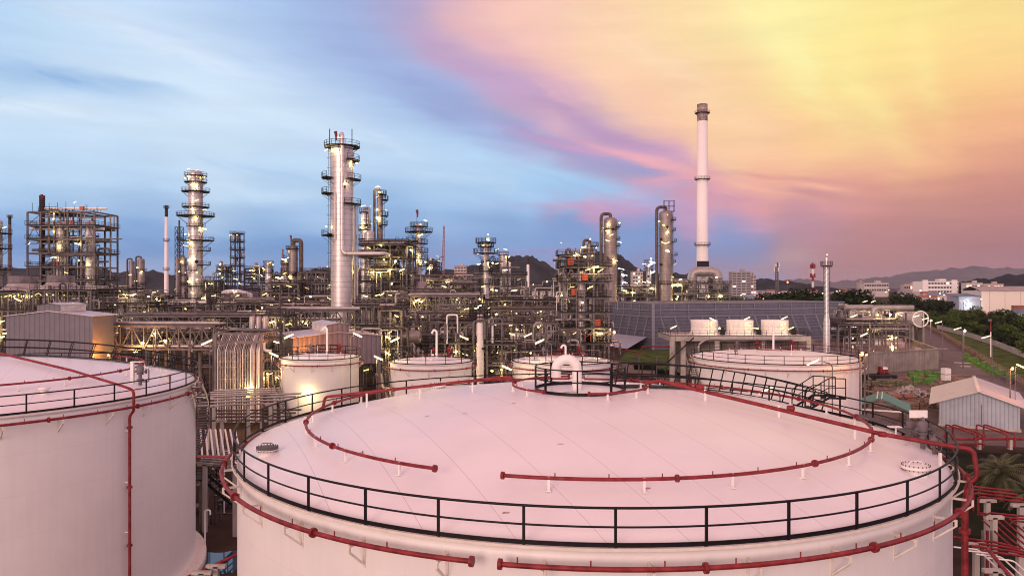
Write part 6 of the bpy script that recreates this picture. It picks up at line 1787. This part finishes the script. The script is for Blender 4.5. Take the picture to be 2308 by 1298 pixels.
def bundle(label, lines, r, n, sp, m=M_red, posts=(), name='pipe_bundle'):
    """parallel pipes following one polyline, spread sideways"""
    c0 = Vector(lines[0]); t = thing(name, label, 'pipes', (c0.x, c0.y, 0))
    P = [Vector(p) - Vector((c0.x, c0.y, 0)) for p in lines]
    for i in range(n):
        off = Vector((sp[0] * i, sp[1] * i, sp[2] * i))
        MB().tube(elbow([p + off for p in P], .3, 3), r, 8).build('pipe_run', m, t)
    for p in posts:
        q = Vector(p) - Vector((c0.x, c0.y, 0)); MB().box((q.x, q.y, q.z / 2), (.3, .3, q.z)).box((q.x, q.y, q.z), (1.2, .3, .2)).build('pipe_rack_post', M_concl, t)
    return t


V = lambda px, py, Y: tuple(W(px, py, Y))
bundle('upper red pipe bundle passing behind the big tank, right edge', [V(2205, 1160, 52), V(2205, 1118, 52), V(2320, 1132, 50)], .07, 4, (.25, .95, 0), posts=(V(2225, 1128, 52.5), V(2300, 1138, 51)))
bundle('middle pink pipe bundle bending down to the lower pipes', [V(2330, 1165, 48), V(2230, 1155, 50), V(2222, 1162, 50)], .065, 4, (.25, -.85, 0), posts=(V(2240, 1165, 49),))
bundle('slanting set of red pipes descending toward the bottom right corner', [V(2215, 1172, 50), V(2262, 1215, 48), V(2300, 1245, 47)], .06, 5, (.45, 0, 0.02))
bundle('lowest red and white pipes running out from behind the big tank', [V(2150, 1210, 49), V(2250, 1222, 47), V(2300, 1236, 46)], .075, 4, (.0, -.8, 0), posts=(V(2200, 1226, 47.5), V(2298, 1245, 46)))
bundle('white pipes turning toward the bottom right corner', [V(2150, 1232, 45), V(2205, 1238, 45), V(2300, 1330, 40)], .05, 4, (.3, -.6, 0), M_white, posts=(V(2240, 1285, 42),))
bundle('single red pipe slanting down at the bottom right corner', [V(2225, 1235, 44), V(2300, 1325, 40)], .11, 1, (0, 0, 0), posts=(V(2290, 1320, 40.5),))
t = thing('valve_set', 'upright grey and red valve set under the pipe bundles at the right', 'valve', (GX(2215, 49), 49, 0))
for k in range(4): MB().cyl((.3 * k, 0, .2), (.3 * k, 0, GZ(1195, 49)), .09, n=8).build('valve_stem', (M_steel, M_red)[k % 2], t)
MB().lathe([(.25, GZ(1160, 49)), (.25, GZ(1156, 49))], 10).build('hand_wheel', M_red, t)

# ================================================================ gap between the two big tanks
bundle('low pale pipe rack running behind the left tank, upper level', [V(430, 915, 82), V(640, 908, 82)], .10, 4, (0, 2.3, .02), M_pipe, posts=(V(482, 915, 82), V(560, 912, 82), V(610, 912, 82), V(482, 915, 86), V(560, 912, 86)))
bundle('low pale pipe rack running behind the left tank, lower level', [V(430, 948, 80), V(640, 946, 80)], .10, 4, (0, 2.2, 0), M_pipeb, posts=(V(500, 948, 80), V(590, 948, 80)))
bundle('third line of pale pipes at the foot of the pipe curtain', [V(440, 895, 92), V(640, 888, 92)], .11, 4, (0, 2.0, 0), M_pipe, posts=(V(470, 897, 92), V(620, 890, 92)))
bundle('row of white pipes sloping down beside the left tank', [V(452, 968, 70), V(456, 1032, 62)], .085, 8, (.46, .0, 0), M_white)
bundle('horizontal pale pipes crossing the gap between the two big tanks', [V(440, 1042, 60), V(545, 1050, 58)], .07, 6, (0, .9, -.05), M_pipe, posts=(V(462, 1046, 61), V(530, 1052, 60)))
bundle('red pipe linking the two big tanks at roof ring height', [V(446, 1028, 46), V(527, 1030, 38.2)], .08, 1, (0, 0, 0))
bundle('low red pipe crossing the muddy ground between the two big tanks', [V(400, 1310, 46), V(540, 1246, 48)], .10, 1, (0, 0, 0), posts=(V(455, 1290, 46.5), V(487, 1275, 47)))
t = thing('access_stair', 'black steel stair with railings down to the muddy ground between the tanks', 'stair', (GX(495, 62), 62, 0))
z1 = GZ(1075, 62); s = MB(); zb = 1.2
for k in range(12): s.box((-1.0 + k * .27, 0, z1 - (k + 1) * (z1 - zb) / 12), (.3, 1.1, .05))
s.build('stair_treads', M_steel, t)
s = MB()
for y in (-.6, .6):
    s.beam((-1.2, y, z1), (2.3, y, zb), .06, .25); rail(s, [(-3.2, y, z1), (-1.2, y, z1), (2.3, y, zb)], 1.1, .035, 1.0, toe=False)
s.build('stair_railing', M_black, t)
MB().box((-2.4, 0, z1 - .05), (2.6, 1.6, .1)).build('landing', M_dsteel, t)
for x in (-3.4, -1.3): MB().box((x, .7, z1 / 2 - .1), (.15, .15, z1 - .2)).box((x, -.7, z1 / 2 - .1), (.15, .15, z1 - .2)).build('landing_post', M_steel, t)
x, y = gp(440, 1235)
for i, (px, Y, h) in enumerate(((505, 66, 5.5), (462, 57, 3.0))):
    t = thing('vent_standpipe', ('tall pale hooked standpipe between the two big tanks', 'short pale standpipe beside the left tank foot')[i], 'standpipe', (GX(px, Y), Y, 0))
    MB().tube(elbow([(0, 0, 0), (0, 0, h), (.4, 0, h), (.4, 0, h - .35)], .25), .07, 8).build('pipe', M_white, t)
rn = random.Random(21); jk = MB()
for i in range(70):
    x = rn.uniform(-36, -16); y = rn.uniform(62, 88); h = rn.uniform(.5, 2.2)
    q = rn.random()
    if q < .4: jk.box((x, y, h / 2), (rn.uniform(.3, 1.2), rn.uniform(.3, 1.2), h))
    elif q < .8: jk.tube(elbow([(x, y, 0), (x, y, h), (x + 2.5, y, h), (x + 2.5, y, 0)], .3, 2), .08, 6)
    else: jk.cyl((x, y, 0), (x, y, h * 1.4), .12, n=8)
jk.build('pump_yard_fittings', M_pipeb, kind='stuff', label='low pipes, pumps and boxes on the muddy ground between the tanks')
# control hut with pale flat roof, behind the tank walkway
t = thing('control_hut', 'low hut with a pale hipped roof behind the main tank walkway', 'hut', (GX(1478, 118), 118, 0))
MB().box((0, 0, 1.6), (8, 5, 3.2)).build('walls', M_concl, t); MB().add([(-5, -3.2, 3.2), (5, -3.2, 3.2), (5, 3.2, 3.2), (-5, 3.2, 3.2), (-1.5, 0, 4.4), (1.5, 0, 4.4)], [(0, 1, 5, 4), (1, 2, 5), (2, 3, 4, 5), (3, 0, 4), (0, 3, 2, 1)]).build('roof', M_white, t)
for x in (-2.4, 0, 2.4): MB().box((x, -2.52, 1.8), (1.4, .06, 1.1)).build('window', M_win, t)
# red hydrants near path
t = thing('hydrant_set', 'red hydrant pipework beside the path left of the concrete deck', 'hydrant', (GX(1398, 122), 122, 0))
for k in range(4): MB().tube(elbow([(k * 1.1, 0, 0), (k * 1.1, 0, 1.3), (k * 1.1 + .7, 0, 1.3), (k * 1.1 + .7, 0, .5)], .2), .11, 8).build('hydrant_pipe', M_red, t)
t = thing('pipe_run_red', 'long red pipe crossing the lawn before the blue-grey building', 'pipe', (0, 0, 0))
t.name = 'lawn_pipe'
MB().tube(elbow([V(1340, 775, 150), V(1352, 780, 150), V(1445, 795, 150), V(1446, 780, 150), V(1512, 781, 150)], .6), .14, 8).build('pipe_run', M_red, t)
for px in (1360, 1400, 1440, 1480): x = GX(px, 150); MB().box((x, 150, 3), (.2, .2, 6)).build('pipe_post', M_steel, t)
# town lights and road lights far off
for i in range(30):
    px = rb.uniform(1640, 2300); Y = rb.uniform(420, 1200); h = 9
    t = thing('far_street_lamp', 'tiny lit street lamp in the far town', 'street lamp', (GX(px, Y), Y, 0), 0, 'tiny street lamps of the far town')
    MB().cyl((0, 0, 0), (0, 0, h + Y * .004), .12, n=5).build('pole', M_steel, t); r = Y * .00075
    MB().box((0, -.3, h + Y * .004), (r * 2, r, r * 1.2)).build('lamp_head', M_lampw, t)
t = flood('bright orange street light on a tall pole right of the telecom mast', 1775, 636, 420, 0, None, 0, r=.55)

# ================================================================ haze
if HAZE:
    hz = MB().box((0, 7400, 109), (26000, 15400, 222)).build('haze', None, kind='stuff', label='thin dusk haze filling the air over plant and town')
    vm = bpy.data.materials.new('dusk_haze'); vm.use_nodes = True; tn = vm.node_tree; tn.nodes.clear()
    pv = tn.nodes.new('ShaderNodeVolumePrincipled'); pv.inputs['Density'].default_value = HAZE
    pv.inputs['Color'].default_value = (.76, .76, .92, 1); pv.inputs['Anisotropy'].default_value = 0.2
    mo = tn.nodes.new('ShaderNodeOutputMaterial'); tn.links.new(pv.outputs[0], mo.inputs['Volume'])
    hz.data.materials.clear(); hz.data.materials.append(vm)
